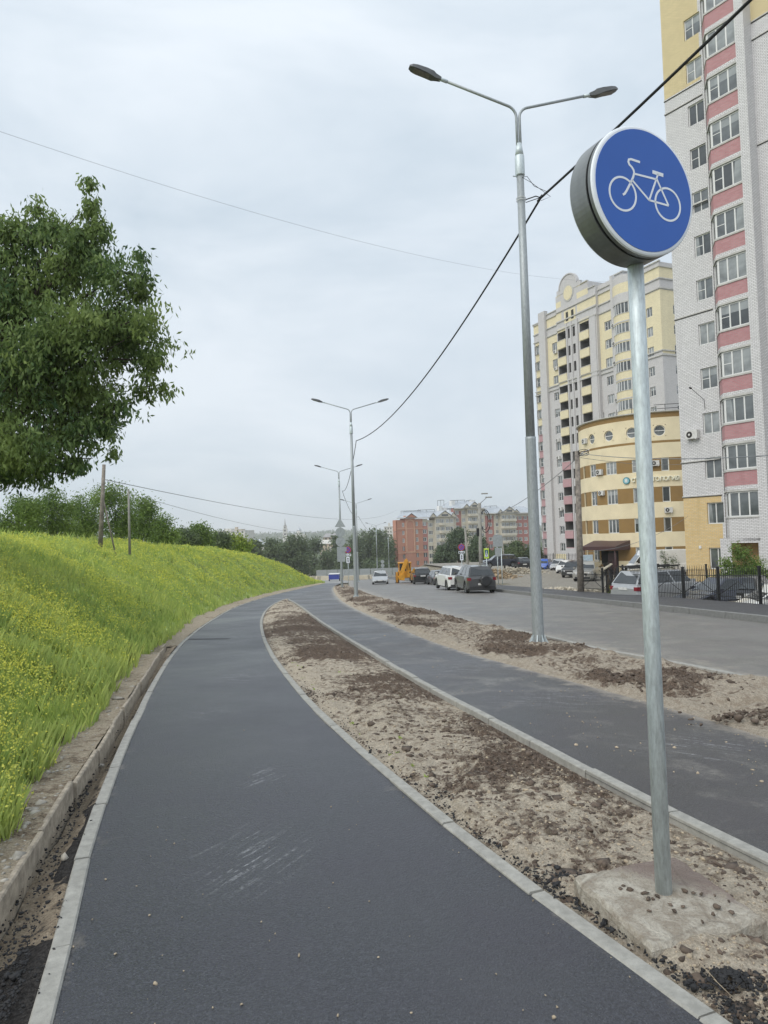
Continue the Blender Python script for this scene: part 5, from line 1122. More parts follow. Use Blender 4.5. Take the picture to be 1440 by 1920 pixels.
# ---------- orange and cream block in the valley
p0 = at(746, 1085, 250); p1 = at(1012, 1085, 283)
OA = math.atan2(p1[1]-p0[1], p1[0]-p0[0]); SC_ = FPX/1.
orange = empty('brick_apartment_block', (p0[0], p0[1], 0), OA, 'orange and cream apartment block with pale gabled roofs at the end of the road', 'apartment block')
def sX(u):                                            # distance along the facade of a photo column
    d = ray(u, 1030); c, s = math.cos(OA), math.sin(OA); t = (p0[0]*(-s)+p0[1]*c)/(-d[0]*s+d[1]*c); q = d*t; return (q[0]-p0[0])*c+(q[1]-p0[1])*s
def sZ(u, v):
    d = ray(u, v); c, s = math.cos(OA), math.sin(OA); t = (p0[0]*(-s)+p0[1]*c)/(-d[0]*s+d[1]*c); return EYE[2]+d[2]*t
ZB3 = -15
segs = [  # u0, u1, eave v, material, setback, window column centres (u), window width
 (746, 760, 975, M_OR, 0, (757.5,), 1.0), (760, 778, 967, M_OR, -.5, (), 0), (778, 794, 973, M_OR, 0, (783,), 1.0), (794, 804, 973, M_RD, .3, (798.5,), 1.6),
 (804, 815, 975, M_CR, .3, (810,), 1.9), (815, 850, 968, M_CR, -.9, (821, 829, 839, 846), 1.9), (850, 857, 968, M_CR, 0, (), 0),
 (857, 871, 952, M_RD, 1.5, (863.5,), 1.8), (871, 880, 952, M_CR, 1.2, (875.5,), 1.7), (880, 899, 951, M_CR, .3, (885.5, 893.5), 2.2), (899, 915, 953, M_CR, 1.2, (904, 910), 1.5),
 (915, 932, 961, M_RD, 1.5, (925.5,), 1.9), (932, 941, 961, M_CR, 1.2, (938,), 1.4), (941, 970, 961, M_CR, .1, (947, 954, 961, 967), 2.0), (970, 1012, 962, M_RD, 1.5, (974, 982, 992, 1003), 1.8)]
mb = MB(); wpos = []
for (ua, ub, ve, mt_, sb, wc, ww) in segs:
    xa, xb = sX(ua), sX(ub); zt = sZ((ua+ub)/2, ve); fl3 = 2.8; ops = []
    for uc in wc:
        xc = sX(uc)
        for k in range(9):
            z1 = zt-1.0-fl3*k
            if z1 < -10.5: break
            if ww < 1.2 and k == 0: pass
            ops.append((max(xa+.1, xc-ww/2), min(xb-.1, xc+ww/2), z1-1.5, z1)); wpos.append((ops[-1], sb))
    def om(x, z, mt_=mt_, zt=zt):
        if mt_ in (M_RD,) and z > zt-1.2: return M_CR
        return mt_
    wall(mb, xa, xb, ZB3, zt, ops, lambda x, z, d, sb=sb: (x, d+sb, z), om, .2, M_CR, zc=(zt-1.2,))
    mb.face([(xa, sb, ZB3), (xa, 3, ZB3), (xa, 3, zt), (xa, sb, zt)], mt_); mb.face([(xb, sb, ZB3), (xb, 3, ZB3), (xb, 3, zt), (xb, sb, zt)], mt_)
xe = sX(1012); mb.face([(10.5, 14, ZB3), (0, 0, ZB3), (0, 0, sZ(746, 975)), (10.5, 14, sZ(746, 975))], M_OR)
mb.face([(xe, 14, ZB3), (10.5, 14, ZB3), (10.5, 14, sZ(746, 975)), (xe, 14, sZ(746, 975))], M_OR)
mb.build('wall', orange)
wpos.sort(key=lambda q: -q[0][2])
for (o_, sb) in wpos[:99]: window(orange, (o_[0]+o_[1])/2, o_[2], o_[1]-o_[0], o_[3]-o_[2], 3 if o_[1]-o_[0] > 1.7 else 2, y=sb+.14, fw=.16)
m2 = MB()
for (o_, sb) in wpos[99:]: m2.face([(o_[0], sb+.16, o_[2]), (o_[1], sb+.16, o_[2]), (o_[1], sb+.16, o_[3]), (o_[0], sb+.16, o_[3])], M_GL[1]); m2.box((o_[0]+o_[1])/2-.07, (o_[0]+o_[1])/2+.07, sb+.1, sb+.15, o_[2], o_[3], M_WHT)
if m2.f: tag(m2.build('lower_windows', orange), kind='stuff')
for (ua, ub, sb) in ((822, 834, -.9), (941, 970, .1), (880, 899, .3)):
    xa, xb = sX(ua), sX(ub); zt = sZ((ua+ub)/2, 968 if ua < 850 else (951 if ua < 900 else 961))
    for k in range(1, 8): mb = MB(); mb.prism([(xa, sb), (xa+.5, sb-1), (xb-.5, sb-1), (xb, sb)], zt-2.8*k-.55, zt-2.8*k+.35, M_CR); mb.build('balcony', orange)
mb = MB()                                             # arch trim on the orange gable
xc = sX(769); z0, z1 = sZ(769, 1034), sZ(769, 984)
for r0, r1 in ((1.9, 1.45),):
    mb.box(xc-r0, xc-r1, -.62, -.5, z0, z1, M_TRIMP); mb.box(xc+r1, xc+r0, -.62, -.5, z0, z1, M_TRIMP); mb.box(xc-r0, xc+r0, -.63, -.5, z0-.4, z0, M_TRIMP)
    for i in range(10):
        a0, a1 = math.pi*i/10, math.pi*(i+1)/10; mb.prism([(xc+r*math.cos(t), z1+r*math.sin(t)) for r, t in ((r1, a0), (r0, a0), (r0, a1), (r1, a1))], -.62, -.5, M_TRIMP, 'y')
for vv in (1036, 991): mb.box(.02, sX(804), -.58, -.5, sZ(770, vv)-.12, sZ(770, vv)+.12, M_TRIMP)
mb.build('brick_ornament', orange)
mb = MB()
def roof(ua, ub, ve, vr, y0, y1, gables=(), sk=0):
    xa, xb = sX(ua)-.4, sX(ub)+.4; ze = sZ((ua+ub)/2, ve); zr = sZ((ua+ub)/2, vr); ym = (y0+y1)/2; h = (y1-y0)*.4
    mb.face([(xa, y0, ze), (xb, y0, ze), (xb-h*.5, ym, zr), (xa+h*.5+sk*.5, ym, zr)], M_ROOFG); mb.face([(xb, y1, ze), (xa+sk, y1, ze), (xa+h*.5+sk*.5, ym, zr), (xb-h*.5, ym, zr)], M_ROOFG)
    mb.face([(xa+sk, y1, ze), (xa, y0, ze), (xa+h*.5+sk*.5, ym, zr)], M_ROOFG); mb.face([(xb, y0, ze), (xb, y1, ze), (xb-h*.5, ym, zr)], M_ROOFG)
    mb.box(xa, xb, y0-.02, y0+.25, ze-.35, ze-.01, M_WHT)
    for (ug, w_, vt, mt_) in gables:
        x = sX(ug); zg = sZ(ug, vt); mb.face([(x-w_, y0-.9, ze+.02), (x+w_, y0-.9, ze+.02), (x, y0-.9, zg)], mt_)
        mb.face([(x-w_-.4, y0-1.1, ze-.1), (x, y0-1.1, zg+.3), (x, ym, zg+.3), (x-w_-.4, ym, ze)], M_ROOFG); mb.face([(x+w_+.4, y0-1.1, ze-.1), (x, y0-1.1, zg+.3), (x, ym, zg+.3), (x+w_+.4, ym, ze)], M_ROOFG)
        if mt_ is M_CR and w_ > 2: mb.box(x-w_*.4, x+w_*.4, y0-.95, y0-.88, ze+.3, ze+(zg-ze)*.5, M_GL[0])
roof(746, 857, 970, 956, -.6, 12, ((769, 2.2, 964, M_OR), (810, 1.3, 963, M_CR), (832, 3.6, 959, M_CR), (848, 1.5, 962, M_CR)), 9)
roof(857, 915, 952, 937, 0, 13, ((875, 1.4, 946, M_CR), (890, 2.8, 942, M_CR)))
roof(915, 1012, 961, 948, 0, 13, ((938, 1.2, 956, M_CR), (955, 3.6, 951, M_CR), (968, 1.4, 956, M_CR)))
rf = mb.build('roof', orange)
for u, v in ((838, 948), (846, 951), (862, 938), (900, 937), (895, 945), (975, 950)):
    x = sX(u); z = sZ(u, v); mb = MB(); mb.box(x-.8, x+.8, 3, 4.5, z-4, z, M_WHT); mb.build('chimney', rf)
mb = MB()
for ua, ub, v in ((768, 805, 957), (800, 832, 955), (838, 850, 937), (862, 890, 937), (893, 902, 937), (925, 950, 948)):
    xa, xb = sX(ua), sX(ub); za, zb = sZ(ua, v), sZ(ub, v-1); mb.tube([(xa, 5, za), (xb, 5, zb)], .12, M_WIRE, 4)
    for t in (0, .5, 1): mb.tube([(xa+(xb-xa)*t, 5, za+(zb-za)*t), (xa+(xb-xa)*t, 5, za-2)], .08, M_WIRE, 4)
mb.build('roof_rail', rf)

# ---------- far houses
def house(name, u, v0, v1, hw, Y, body, roofm, label, floors=3, cols=4, flat=False, cat='building', grp='distant pale buildings'):
    s = Y/FPX; p = at(u, v1, Y); z0 = p[2]-6; zt = at(u, v0, Y)[2]; W_ = hw*s; r = empty(name, (p[0], Y, z0), random.uniform(-.25, .25), label, cat, grp); H = zt-z0
    he = H if flat else H-min(H*.25, W_*.5); ops = []
    for i in range(cols):
        for k in range(floors):
            x = -W_+2*W_*(i+.5)/cols; z = he-(k+1)*(he-5)/floors+.3*(he-5)/floors; ops.append((x-W_/cols*.4, x+W_/cols*.4, z, z+.5*(he-5)/floors))
    mb = MB(); wall(mb, -W_, W_, 0, he, ops, flatP, lambda x, z: body, .2)
    mb.face([(-W_, 0, 0), (-W_, W_*1.4, 0), (-W_, W_*1.4, he), (-W_, 0, he)], body); mb.face([(W_, 0, 0), (W_, W_*1.4, 0), (W_, W_*1.4, he), (W_, 0, he)], body); mb.face([(-W_, W_*1.4, 0), (W_, W_*1.4, 0), (W_, W_*1.4, he), (-W_, W_*1.4, he)], body); mb.build('wall', r)
    for o in ops:
        g = MB(); g.face([(o[0], .18, o[2]), (o[1], .18, o[2]), (o[1], .18, o[3]), (o[0], .18, o[3])], M_GL[0]); g.build('window', r)
    mb = MB(); D_ = W_*1.4
    if flat: mb.box(-W_-.3, W_+.3, -.3, D_, he, he+.4, roofm); mb.box(-W_*.3, W_*.1, D_*.3, D_*.6, he+.4, he+2.4, body)
    else:
        e = W_*.08; mb.face([(-W_-e, -e, he), (W_+e, -e, he), (W_*.7, D_/2, H), (-W_*.7, D_/2, H)], roofm); mb.face([(W_+e, D_+e, he), (-W_-e, D_+e, he), (-W_*.7, D_/2, H), (W_*.7, D_/2, H)], roofm)
        mb.face([(-W_-e, D_+e, he), (-W_-e, -e, he), (-W_*.7, D_/2, H)], roofm); mb.face([(W_+e, -e, he), (W_+e, D_+e, he), (W_*.7, D_/2, H)], roofm)
    mb.build('roof', r); return r
M_FW = simple('far_white_wall', (.60, .585, .54), .9, scale=.3); M_FT = simple('far_tan_wall', (.46, .38, .28), .9, scale=.3); M_FR = simple('far_roof', (.34, .33, .33), .8, scale=.3)
house('distant_block', 425, 996, 1012, 36, 640, M_FW, M_FW, 'long white building low on the skyline above the yellow-green shrubs', 3, 8, True)
house('distant_block', 442, 993, 1012, 12, 660, M_FT, M_FW, 'tall end of the skyline building, nearest to the church tower', 3, 3, True)
house('distant_house', 482, 1011, 1022, 9, 560, M_FW, M_ROOFG, 'white house with a pale roof, leftmost in the valley', 2, 3)
house('distant_house', 495, 1016, 1032, 9, 480, M_FW, M_ROOFG, 'white two storey house below the pale roofed one in the valley', 2, 3)
house('distant_house', 622, 1000, 1018, 14, 430, M_FT, M_FR, 'tan house high on the hillside left of the stacked signs', 2, 4)
house('distant_house', 615, 1012, 1030, 15, 400, M_FT, M_FW, 'broad tan house on the hillside below the highest one', 2, 4)
house('distant_house', 623, 1026, 1045, 5, 330, M_FW, M_FR, 'narrow white house low on the hillside beside the signs', 3, 2)
house('distant_house', 572, 1047, 1066, 9, 215, simple('pale_yellow_wall', (.50, .45, .33), .9, scale=.5), M_FR, 'pale yellow house at the foot of the embankment end', 1, 2)
house('distant_block', 731, 988, 1010, 10, 420, M_FW, M_FW, 'pale block showing over the poplars left of the orange block', 4, 4, True)
# church tower and dome
s = 900/FPX; p = at(535, 1003, 900); r = empty('church_bell_tower', (p[0], 900, p[2]-12), 0, 'white tiered church bell tower with a spire on the skyline', 'church'); 
mb = MB()
for (hw, a, b) in ((3.0, 0, 15), (2.6, 15, 19.5), (2.0, 19.5, 23.5)): mb.box(-hw, hw, -hw, hw, a, b, M_FW); mb.box(-hw-.3, hw+.3, -hw-.3, hw+.3, b-.4, b, M_TRIM); mb.box(-hw*.35, hw*.35, -hw-.06, -hw, b-3.2, b-1, M_DK)
mb.build('tower', r); mb = MB(); mb.tube([(0, 0, 23.5), (0, 0, 25), (0, 0, 33)], [1.8, 1.0, .12], M_FR, 10); mb.build('spire', r)
p = at(561, 1003, 900); r = empty('church', (p[0], 900, p[2]-12), 0, 'pale church with one round dome right of the bell tower', 'church')
mb = MB(); mb.box(-9, 9, -6, 6, 0, 13, M_FW); mb.tube([(0, 0, 13), (0, 0, 17)], 3, M_FW, 14); mb.build('wall', r); mb = MB()
mb.tube([(0, 0, 17), (0, 0, 18), (0, 0, 19.5), (0, 0, 20.7), (0, 0, 23)], [3, 3.3, 2.4, .8, .1], M_ROOFG, 14)
for x in (-6.5, 6.5): mb.tube([(x, 0, 13), (x, 0, 15), (x, 0, 16.4), (x, 0, 17.5)], [1.2, 1.3, .6, .08], M_ROOFG, 10)
mb.build('dome', r)

# seam across the cycle path where two paving runs meet
mb = MB(); mb.face([(-5.15, 18.0, gz(18.0)+.004), (-3.95, 17.75, gz(17.75)+.004), (-3.95, 17.9, gz(17.9)+.004), (-5.15, 18.2, gz(18.2)+.004)], M_TAR); tag(mb.build('asphalt_seam'), kind='structure')
# ------------------------------------------------------------------ the hazy air of an overcast day
hm = bpy.data.materials.new('damp_air'); hm.use_nodes = True; t = hm.node_tree; t.nodes.clear()
o_ = t.nodes.new('ShaderNodeOutputMaterial'); pv = t.nodes.new('ShaderNodeVolumePrincipled'); pv.inputs['Color'].default_value = (.97, .985, 1, 1); pv.inputs['Density'].default_value = .00035; pv.inputs['Anisotropy'].default_value = .2
t.links.new(pv.outputs[0], o_.inputs['Volume'])
mb = MB(); mb.box(-2600, 2600, -80, 5100, -60, 75, hm); tag(mb.build('haze'), kind='stuff')
SC.cycles.volume_bounces = 1

# ================================================================== STREET THINGS
# utility poles
def pole(name, base, top, r, mat, label, parts=None, extra=None, grp=None):
    b = Vector(base); root = empty(name, b, 0, label, 'utility pole', grp); mb = MB(); mb.tube([(0, 0, -.4), Vector(top)-b], [r*1.15, r*.8], mat, 10); mb.build('pole', root)
    if extra: extra(root, Vector(top)-b)
    return root
def strut(root, t):
    mb = MB(); mb.tube([t*.62, (.62, .1, -.5)], [.028, .035], M_WOODP, 8); mb.build('brace', root)
def ins(root, t):
    mb = MB(); mb.box(-.35, .35, -.03, .03, t.z-.35, t.z-.28, M_CPOLE)
    for x in (-.3, .3): mb.tube([(x, 0, t.z-.28), (x, 0, t.z-.12)], .035, M_WHT, 6)
    mb.build('crossarm', root, (t.x, t.y, 0))
a1, b1 = at(187, 1022, 29), at(195, 871, 29); pole('wooden_utility_pole', a1, b1, .085, M_WOODP, 'leaning wooden pole with a brace on the embankment crest', extra=strut)
a1, b1 = at(243, 1022, 30), at(241, 918, 30); pole('utility_pole', a1, b1, .05, M_CPOLE, 'thinner grey pole right of the leaning wooden pole')
a1 = at(1089, 1108, 37); b1 = at(1082, 846, 37)
def head(root, t):
    mb = MB()
    for s_ in ((.0, .5, .12), (.1, .62, .2)): mb.tube([(0, 0, t.z-.3+s_[0]), (s_[1], -.1, t.z-.25+s_[2]+s_[0])], .03, M_WHT, 6)
    for k in range(2): mb.tube([(.3+.28*math.cos(q), -.12, t.z-.15+.12*math.sin(q)+.1*k) for q in np.linspace(0, 6.283, 16)], .016, M_BLK, 5)
    mb.build('bracket', root, (t.x, t.y, 0))
pole('wooden_utility_pole', (a1[0], 37, gz(37)+.05), b1, .155, M_WOODP, 'thick brown wooden pole at the fence corner in front of the clinic', extra=head)
def coil(root, t):
    mb = MB(); mb.tube([(.45+.42*math.cos(q), 0, t.z-1.6+1.0*math.sin(q)) for q in np.linspace(0, 6.283, 20)], .035, M_BLK, 6); mb.tube([(.38+.32*math.cos(q), .05, t.z-1.5+.85*math.sin(q)) for q in np.linspace(0, 6.283, 20)], .03, M_BLK, 6)
    mb.box(-.35, -.1, -.12, .12, t.z-2.9, t.z-2.2, M_BLK); mb.tube([(0, 0, t.z-.1), (.7, 0, t.z+.5)], .03, M_WIRE, 6); mb.box(.55, 1.1, -.1, .1, t.z+.42, t.z+.52, M_CPOLE); mb.box(.2, .75, -.1, .1, t.z+.75, t.z+.85, M_CPOLE); mb.build('cable_coil', root, (t.x, t.y, 0))
a1 = at(902, 1085, 62); b1 = at(899, 943, 62); pole('utility_pole', (a1[0], 62, gz(62)), b1, .17, M_CPOLE, 'grey concrete pole with a black cable coil behind the grey car', extra=coil)
a1 = at(879, 1075, 85); b1 = at(872, 990, 85); pole('utility_pole', (a1[0], 85, gz(85)), b1, .15, M_CPOLE, 'concrete pole between the right no-stopping sign and the coiled pole')
a1 = at(947, 1062, 98); b1 = at(941, 1005, 98); pole('utility_pole', (a1[0], 98, -3.7), b1, .12, M_CPOLE, 'thin pole behind the crosswalk sign backs')

# road signs
def post(root, h, r=.035, x=0, z0=-.2): mb = MB(); mb.tube([(x, 0, z0), (x, 0, h)], r, M_ZINC, 8); mb.build('post', root)
M_YEL = simple('sign_yellow_green', (.55, .72, .08), .5); M_SBL = simple('sign_blue_deep', (.10, .10, .42), .5); M_SRD = simple('sign_red', (.45, .04, .05), .5); M_INK = simple('sign_black', (.02, .02, .02), .5); M_SBK = simple('sign_back_grey', (.36, .39, .40), .5, .3)
def plate_disc(root, z, r, mat, name, y=-.05, x=0):
    mb = MB(); mb.prism([(x+r*math.cos(2*math.pi*i/28), z+r*math.sin(2*math.pi*i/28)) for i in range(28)], y, y+.03, mat, 'y'); return mb.build(name, root)
def no_stop(u, v, Y, label, zs=1.0):
    p = at(u, v, Y); zg = gz(Y) if Y < 300 else -14; root = empty('no_stopping_sign', (p[0], Y, zg), 0, label, 'road sign'); zc = p[2]-zg; k = Y/FPX; post(root, zc+.35)
    f = plate_disc(root, zc, 6.3*k, M_SRD, 'sign_plate'); plate_disc(f, zc, 5.0*k, M_SBL, 'blue_field', -.056)
    mb = MB(); R1 = 5.0*k
    for a in (math.pi/4, -math.pi/4): c, s = math.cos(a), math.sin(a); w_ = .5*k; mb.prism([(-R1*c-w_*s, zc-R1*s+w_*c), (-R1*c+w_*s, zc-R1*s-w_*c), (R1*c+w_*s, zc+R1*s-w_*c), (R1*c-w_*s, zc+R1*s+w_*c)], -.062-.002*(a > 0), -.056, M_SRD, 'y')
    mb.build('red_cross', f)
    mb = MB(); mb.box(-5.8*k, 5.8*k, -.05, -.02, zc-11.6*k, zc-7.4*k, M_SWH); pl_ = mb.build('tow_plate', root)
    mb = MB()
    mb.box(-5.2*k, -2.2*k, -.056, -.05, zc-10.6*k, zc-9.2*k, M_INK); mb.box(-4.6*k, -2.8*k, -.056, -.05, zc-9.2*k, zc-8.4*k, M_INK); mb.box(-1.6*k, -1.0*k, -.056, -.05, zc-10.6*k, zc-8.4*k, M_INK); mb.box(-.6*k, 4.8*k, -.056, -.05, zc-10.4*k, zc-9.4*k, M_INK); mb.box(2.4*k, 4.8*k, -.056, -.05, zc-9.4*k, zc-8.5*k, M_INK); mb.build('tow_symbol', pl_)
    mb = MB(); mb.box(-3*k, 3*k, -.05, -.02, zc-24.5*k, zc-13*k, M_SWH); pl_ = mb.build('arrow_plate', root)
    mb = MB(); mb.box(-.5*k, .5*k, -.056, -.05, zc-21*k, zc-16.5*k, M_INK); mb.prism([(-1.6*k, zc-17.4*k), (1.6*k, zc-17.4*k), (0, zc-14.2*k)], -.056, -.05, M_INK, 'y'); mb.prism([(-1.6*k, zc-20*k), (0, zc-23.4*k), (1.6*k, zc-20*k)], -.056, -.05, M_INK, 'y'); mb.build('arrow_symbol', pl_)
no_stop(865, 1026, 64, 'round red and blue no-stopping sign over two plates, right of the road'); no_stop(652, 1031, 72, 'round no-stopping sign with plates beside the third lamp')
# stacked sign backs by lamp 3
Y = 65; p = at(641, 1098, Y); k = Y/FPX; root = empty('stacked_road_signs', (p[0]+.0, Y, gz(Y)), 0, 'post carrying a triangle, two round signs and a plate seen from behind', 'road sign')
zz = lambda v: at(641, v, Y)[2]-gz(Y)
post(root, zz(972))
mb = MB(); mb.prism([(-10*k, zz(988)), (10*k, zz(988)), (0, zz(971))], -.06, -.03, M_SBK, 'y'); mb.build('triangular_plate', root); plate_disc(root, zz(998), 9*k, M_SBK, 'round_plate', -.06); plate_disc(root, zz(1015.5), 9*k, M_SBK, 'round_plate', -.06)
mb = MB(); mb.box(-7*k, 8*k, -.06, -.03, zz(1053), zz(1025), M_SBK); mb.box(3*k, 11*k, -.1, -.07, zz(1034), zz(1026), M_SBL if False else M_SBK); mb.build('rectangular_plate', root)
# crosswalk sign
Y = 56; p = at(914, 1095, Y); k = Y/FPX; root = empty('crosswalk_sign', (p[0], Y, gz(Y)), 0, 'yellow-green bordered pedestrian crossing sign behind the grey car', 'road sign'); zz = lambda v: at(914, v, Y)[2]-gz(Y)
post(root, zz(1027)); mb = MB(); mb.box(-4.6*k, 4.6*k, -.05, -.02, zz(1047), zz(1028), M_YEL); f = mb.build('border_plate', root)
mb = MB(); mb.box(-3.2*k, 3.2*k, -.056, -.05, zz(1044.5), zz(1031), M_SBL if False else simple('crossing_green_blue', (.02, .12, .16), .5)); f2 = mb.build('panel', f)
mb = MB(); mb.prism([(-2.8*k, zz(1043.5)), (2.8*k, zz(1043.5)), (0, zz(1032))], -.062, -.056, M_SWH, 'y'); mb.prism([(-.9*k, zz(1042)), (-.3*k, zz(1042)), (0, zz(1040)), (.5*k, zz(1042)), (1.0*k, zz(1042)), (.35*k, zz(1038.5)), (.35*k, zz(1036)), (-.35*k, zz(1036)), (-.35*k, zz(1038.5))], -.068, -.062, M_INK, 'y'); mb.prism([(.5*k*math.cos(t), zz(1035.3)+.5*k*math.sin(t)) for t in np.linspace(0, 6.0, 8)], -.068, -.062, M_INK, 'y'); mb.build('walker_symbol', f2)
# small lantern-like sign top right above it
# sign backs on two posts
Y = 60; p = at(936, 1093, Y); k = Y/FPX; root = empty('double_post_sign', (p[0], Y, gz(Y)+.1), 0, 'grey backs of two stacked signs on twin posts beside the rubble', 'road sign'); zz = lambda v: at(936, v, Y)[2]-gz(Y)-.1
post(root, zz(1001), .04, -1.5*k); post(root, zz(1027), .04, 6*k)
mb = MB(); mb.prism([(-9*k, zz(1025)), (-9*k, zz(1006))]+[(-9*k+9*k*(1-math.cos(t))*1.0, zz(1006)+4*k*math.sin(t)) for t in np.linspace(.3, math.pi-.3, 8)]+[(9*k, zz(1006)), (9*k, zz(1025))], -.06, -.03, M_SBK, 'y'); mb.build('upper_plate', root)
mb = MB(); mb.box(-6*k, 4*k, -.06, -.03, zz(1043), zz(1027), M_SBK); mb.build('lower_plate', root)
# far round signs left of lamp 5
Y = 130; p = at(718, 1080, Y); k = Y/FPX; root = empty('distant_round_signs', (p[0], Y, gz(Y)), 0, 'distant pair of round sign backs over a plate, left of the digger', 'road sign'); zz = lambda v: at(718, v, Y)[2]-gz(Y)
post(root, zz(1050)); plate_disc(root, zz(1053), 3.4*k, M_SBK, 'round_plate'); plate_disc(root, zz(1060), 3.4*k, M_SBK, 'round_plate'); mb = MB(); mb.box(-4*k, 3*k, -.05, -.02, zz(1068), zz(1064), M_SBK); mb.build('plate', root)

# ------------------------------------------------------------------ fences
def fence(path, h, label, pick=.13, zoff=0, dec=True, ground=None, grp=None, r=.011, postevery=2.5, cat='fence'):
    """path: [(x, y, z)]"""
    root = empty('iron_fence', path[0], 0, label, cat, grp); b0 = Vector(path[0]); P = [Vector(q)-b0 for q in path]
    L = [0]
    for a, b in zip(P[:-1], P[1:]): L.append(L[-1]+(b-a).length)
    def pt(s):
        for i in range(len(L)-1):
            if s <= L[i+1]+1e-6: t = (s-L[i])/(L[i+1]-L[i]); return P[i].lerp(P[i+1], t)
        return P[-1]
    rails = MB(); nseg = int(L[-1]/.5)
    for hh in (.18, h-.22):
        for i in range(nseg):
            a, b = pt(L[-1]*i/nseg), pt(L[-1]*(i+1)/nseg); rails.tube([a+Vector((0, 0, hh)), b+Vector((0, 0, hh))], .018, M_BLK, 4)
    if dec:
        s = 0
        while s+postevery <= L[-1]+.1:
            a, b = pt(s), pt(min(s+postevery/2, L[-1])); c = pt(min(s+postevery, L[-1])); up = lambda q, hh: q+Vector((0, 0, hh))
            rails.tube([up(a, .2), up(b, h*.62), up(c, .2)], .013, M_BLK, 4); s += postevery
    rails.build('rail', root)
    m2 = MB(); s = pick
    while s < L[-1]:
        q = pt(s); m2.tube([q, q+Vector((0, 0, h-.05)), q+Vector((0, 0, h+.05))], [r, r, .002], M_BLK, 4, cap=False); s += pick
    tag(m2.build('pickets', root), kind='stuff')
    s = 0
    while s <= L[-1]+.1:
        q = pt(min(s, L[-1])); m2 = MB(); m2.box(q.x-.04, q.x+.04, q.y-.04, q.y+.04, q.z-.5, q.z+h+.06, M_BLK); m2.box(q.x-.05, q.x+.05, q.y-.05, q.y+.05, q.z+h+.06, q.z+h+.10, M_BLK); m2.build('post', root); s += postevery
    return root
yy = list(np.linspace(37.6, 14, 13)); fence([(float(swR(y))+.12, y, gz(y)+.12) for y in yy], 1.12, 'black iron picket fence along the far sidewalk edge')
q1 = at(1173, 1100, 40); fence([(13.3, 40, -2.2), (16.0, 38.6, -2.2), (17.8, 38.6, -2.25)], 1.75, 'taller black spiked fence in front of the white van', postevery=2.2)
fence([(24.2, 112, -3.6), (27.5, 107, -3.6), (31, 99, -3.5)], 1.9, 'thin grey fence in front of the stepped yellow block', pick=.35, dec=False, r=.03, postevery=3)
# dark timber heap with a pale board, at the fence corner
p = at(1147, 1110, 36.5); root = empty('timber_heap', (p[0], 36.5, -2.0), 0, 'heap of dark boards topped by a pale slanting board behind the fence corner', 'timber heap')
for i in range(26):
    a = random.uniform(0, 6.28); x, y = .38*math.cos(a)*random.uniform(.3, 1), .38*math.sin(a); h = random.uniform(.9, 1.75); m2 = MB(); m2.tube([(x, y, -.2), (x*.5+random.uniform(-.25, .25), y*.4, h)], random.uniform(.025, .06), M_BLK if i % 3 else M_BARK, 5); m2.build('board', root)
m2 = MB(); m2.box(-.33, .33, -.1, .1, -.03, .03, M_SLAB); o = m2.build('pale_board', root, (-.25, -.1, 1.72), (0, -.5, .2))
tree('thin_shrub', (p[0]-.1, 36.6, -2.0), [(p[0]-.2, 36.6, -.35, .5, .4, .5), (p[0]+.45, 36.7, -.6, .45, .4, .4)], 60, 6, (.1, .1, .1), .12, simple('dead_leaf', (.03, .028, .024), .9), 'dark dead looking brush tangled in the timber heap', 'brush', tr=.03, droop=.1, twigs=50)
# white advertising board behind the wooden pole
p = at(1101, 1055, 66); root = empty('notice_board', (p[0], 66, -2.9), .1, 'pale blue-white notice board between the wooden pole and the clinic', 'notice board')
m2 = MB(); m2.box(-.55, .55, -.04, .04, .6, 2.3, simple('pale_blue_board', (.45, .55, .62), .5)); m2.build('panel', root); m2 = MB(); m2.tube([(-.5, 0, -.2), (-.5, 0, .6)], .03, M_ZINC, 6); m2.tube([(.5, 0, -.2), (.5, 0, .6)], .03, M_ZINC, 6); m2.build('legs', root)

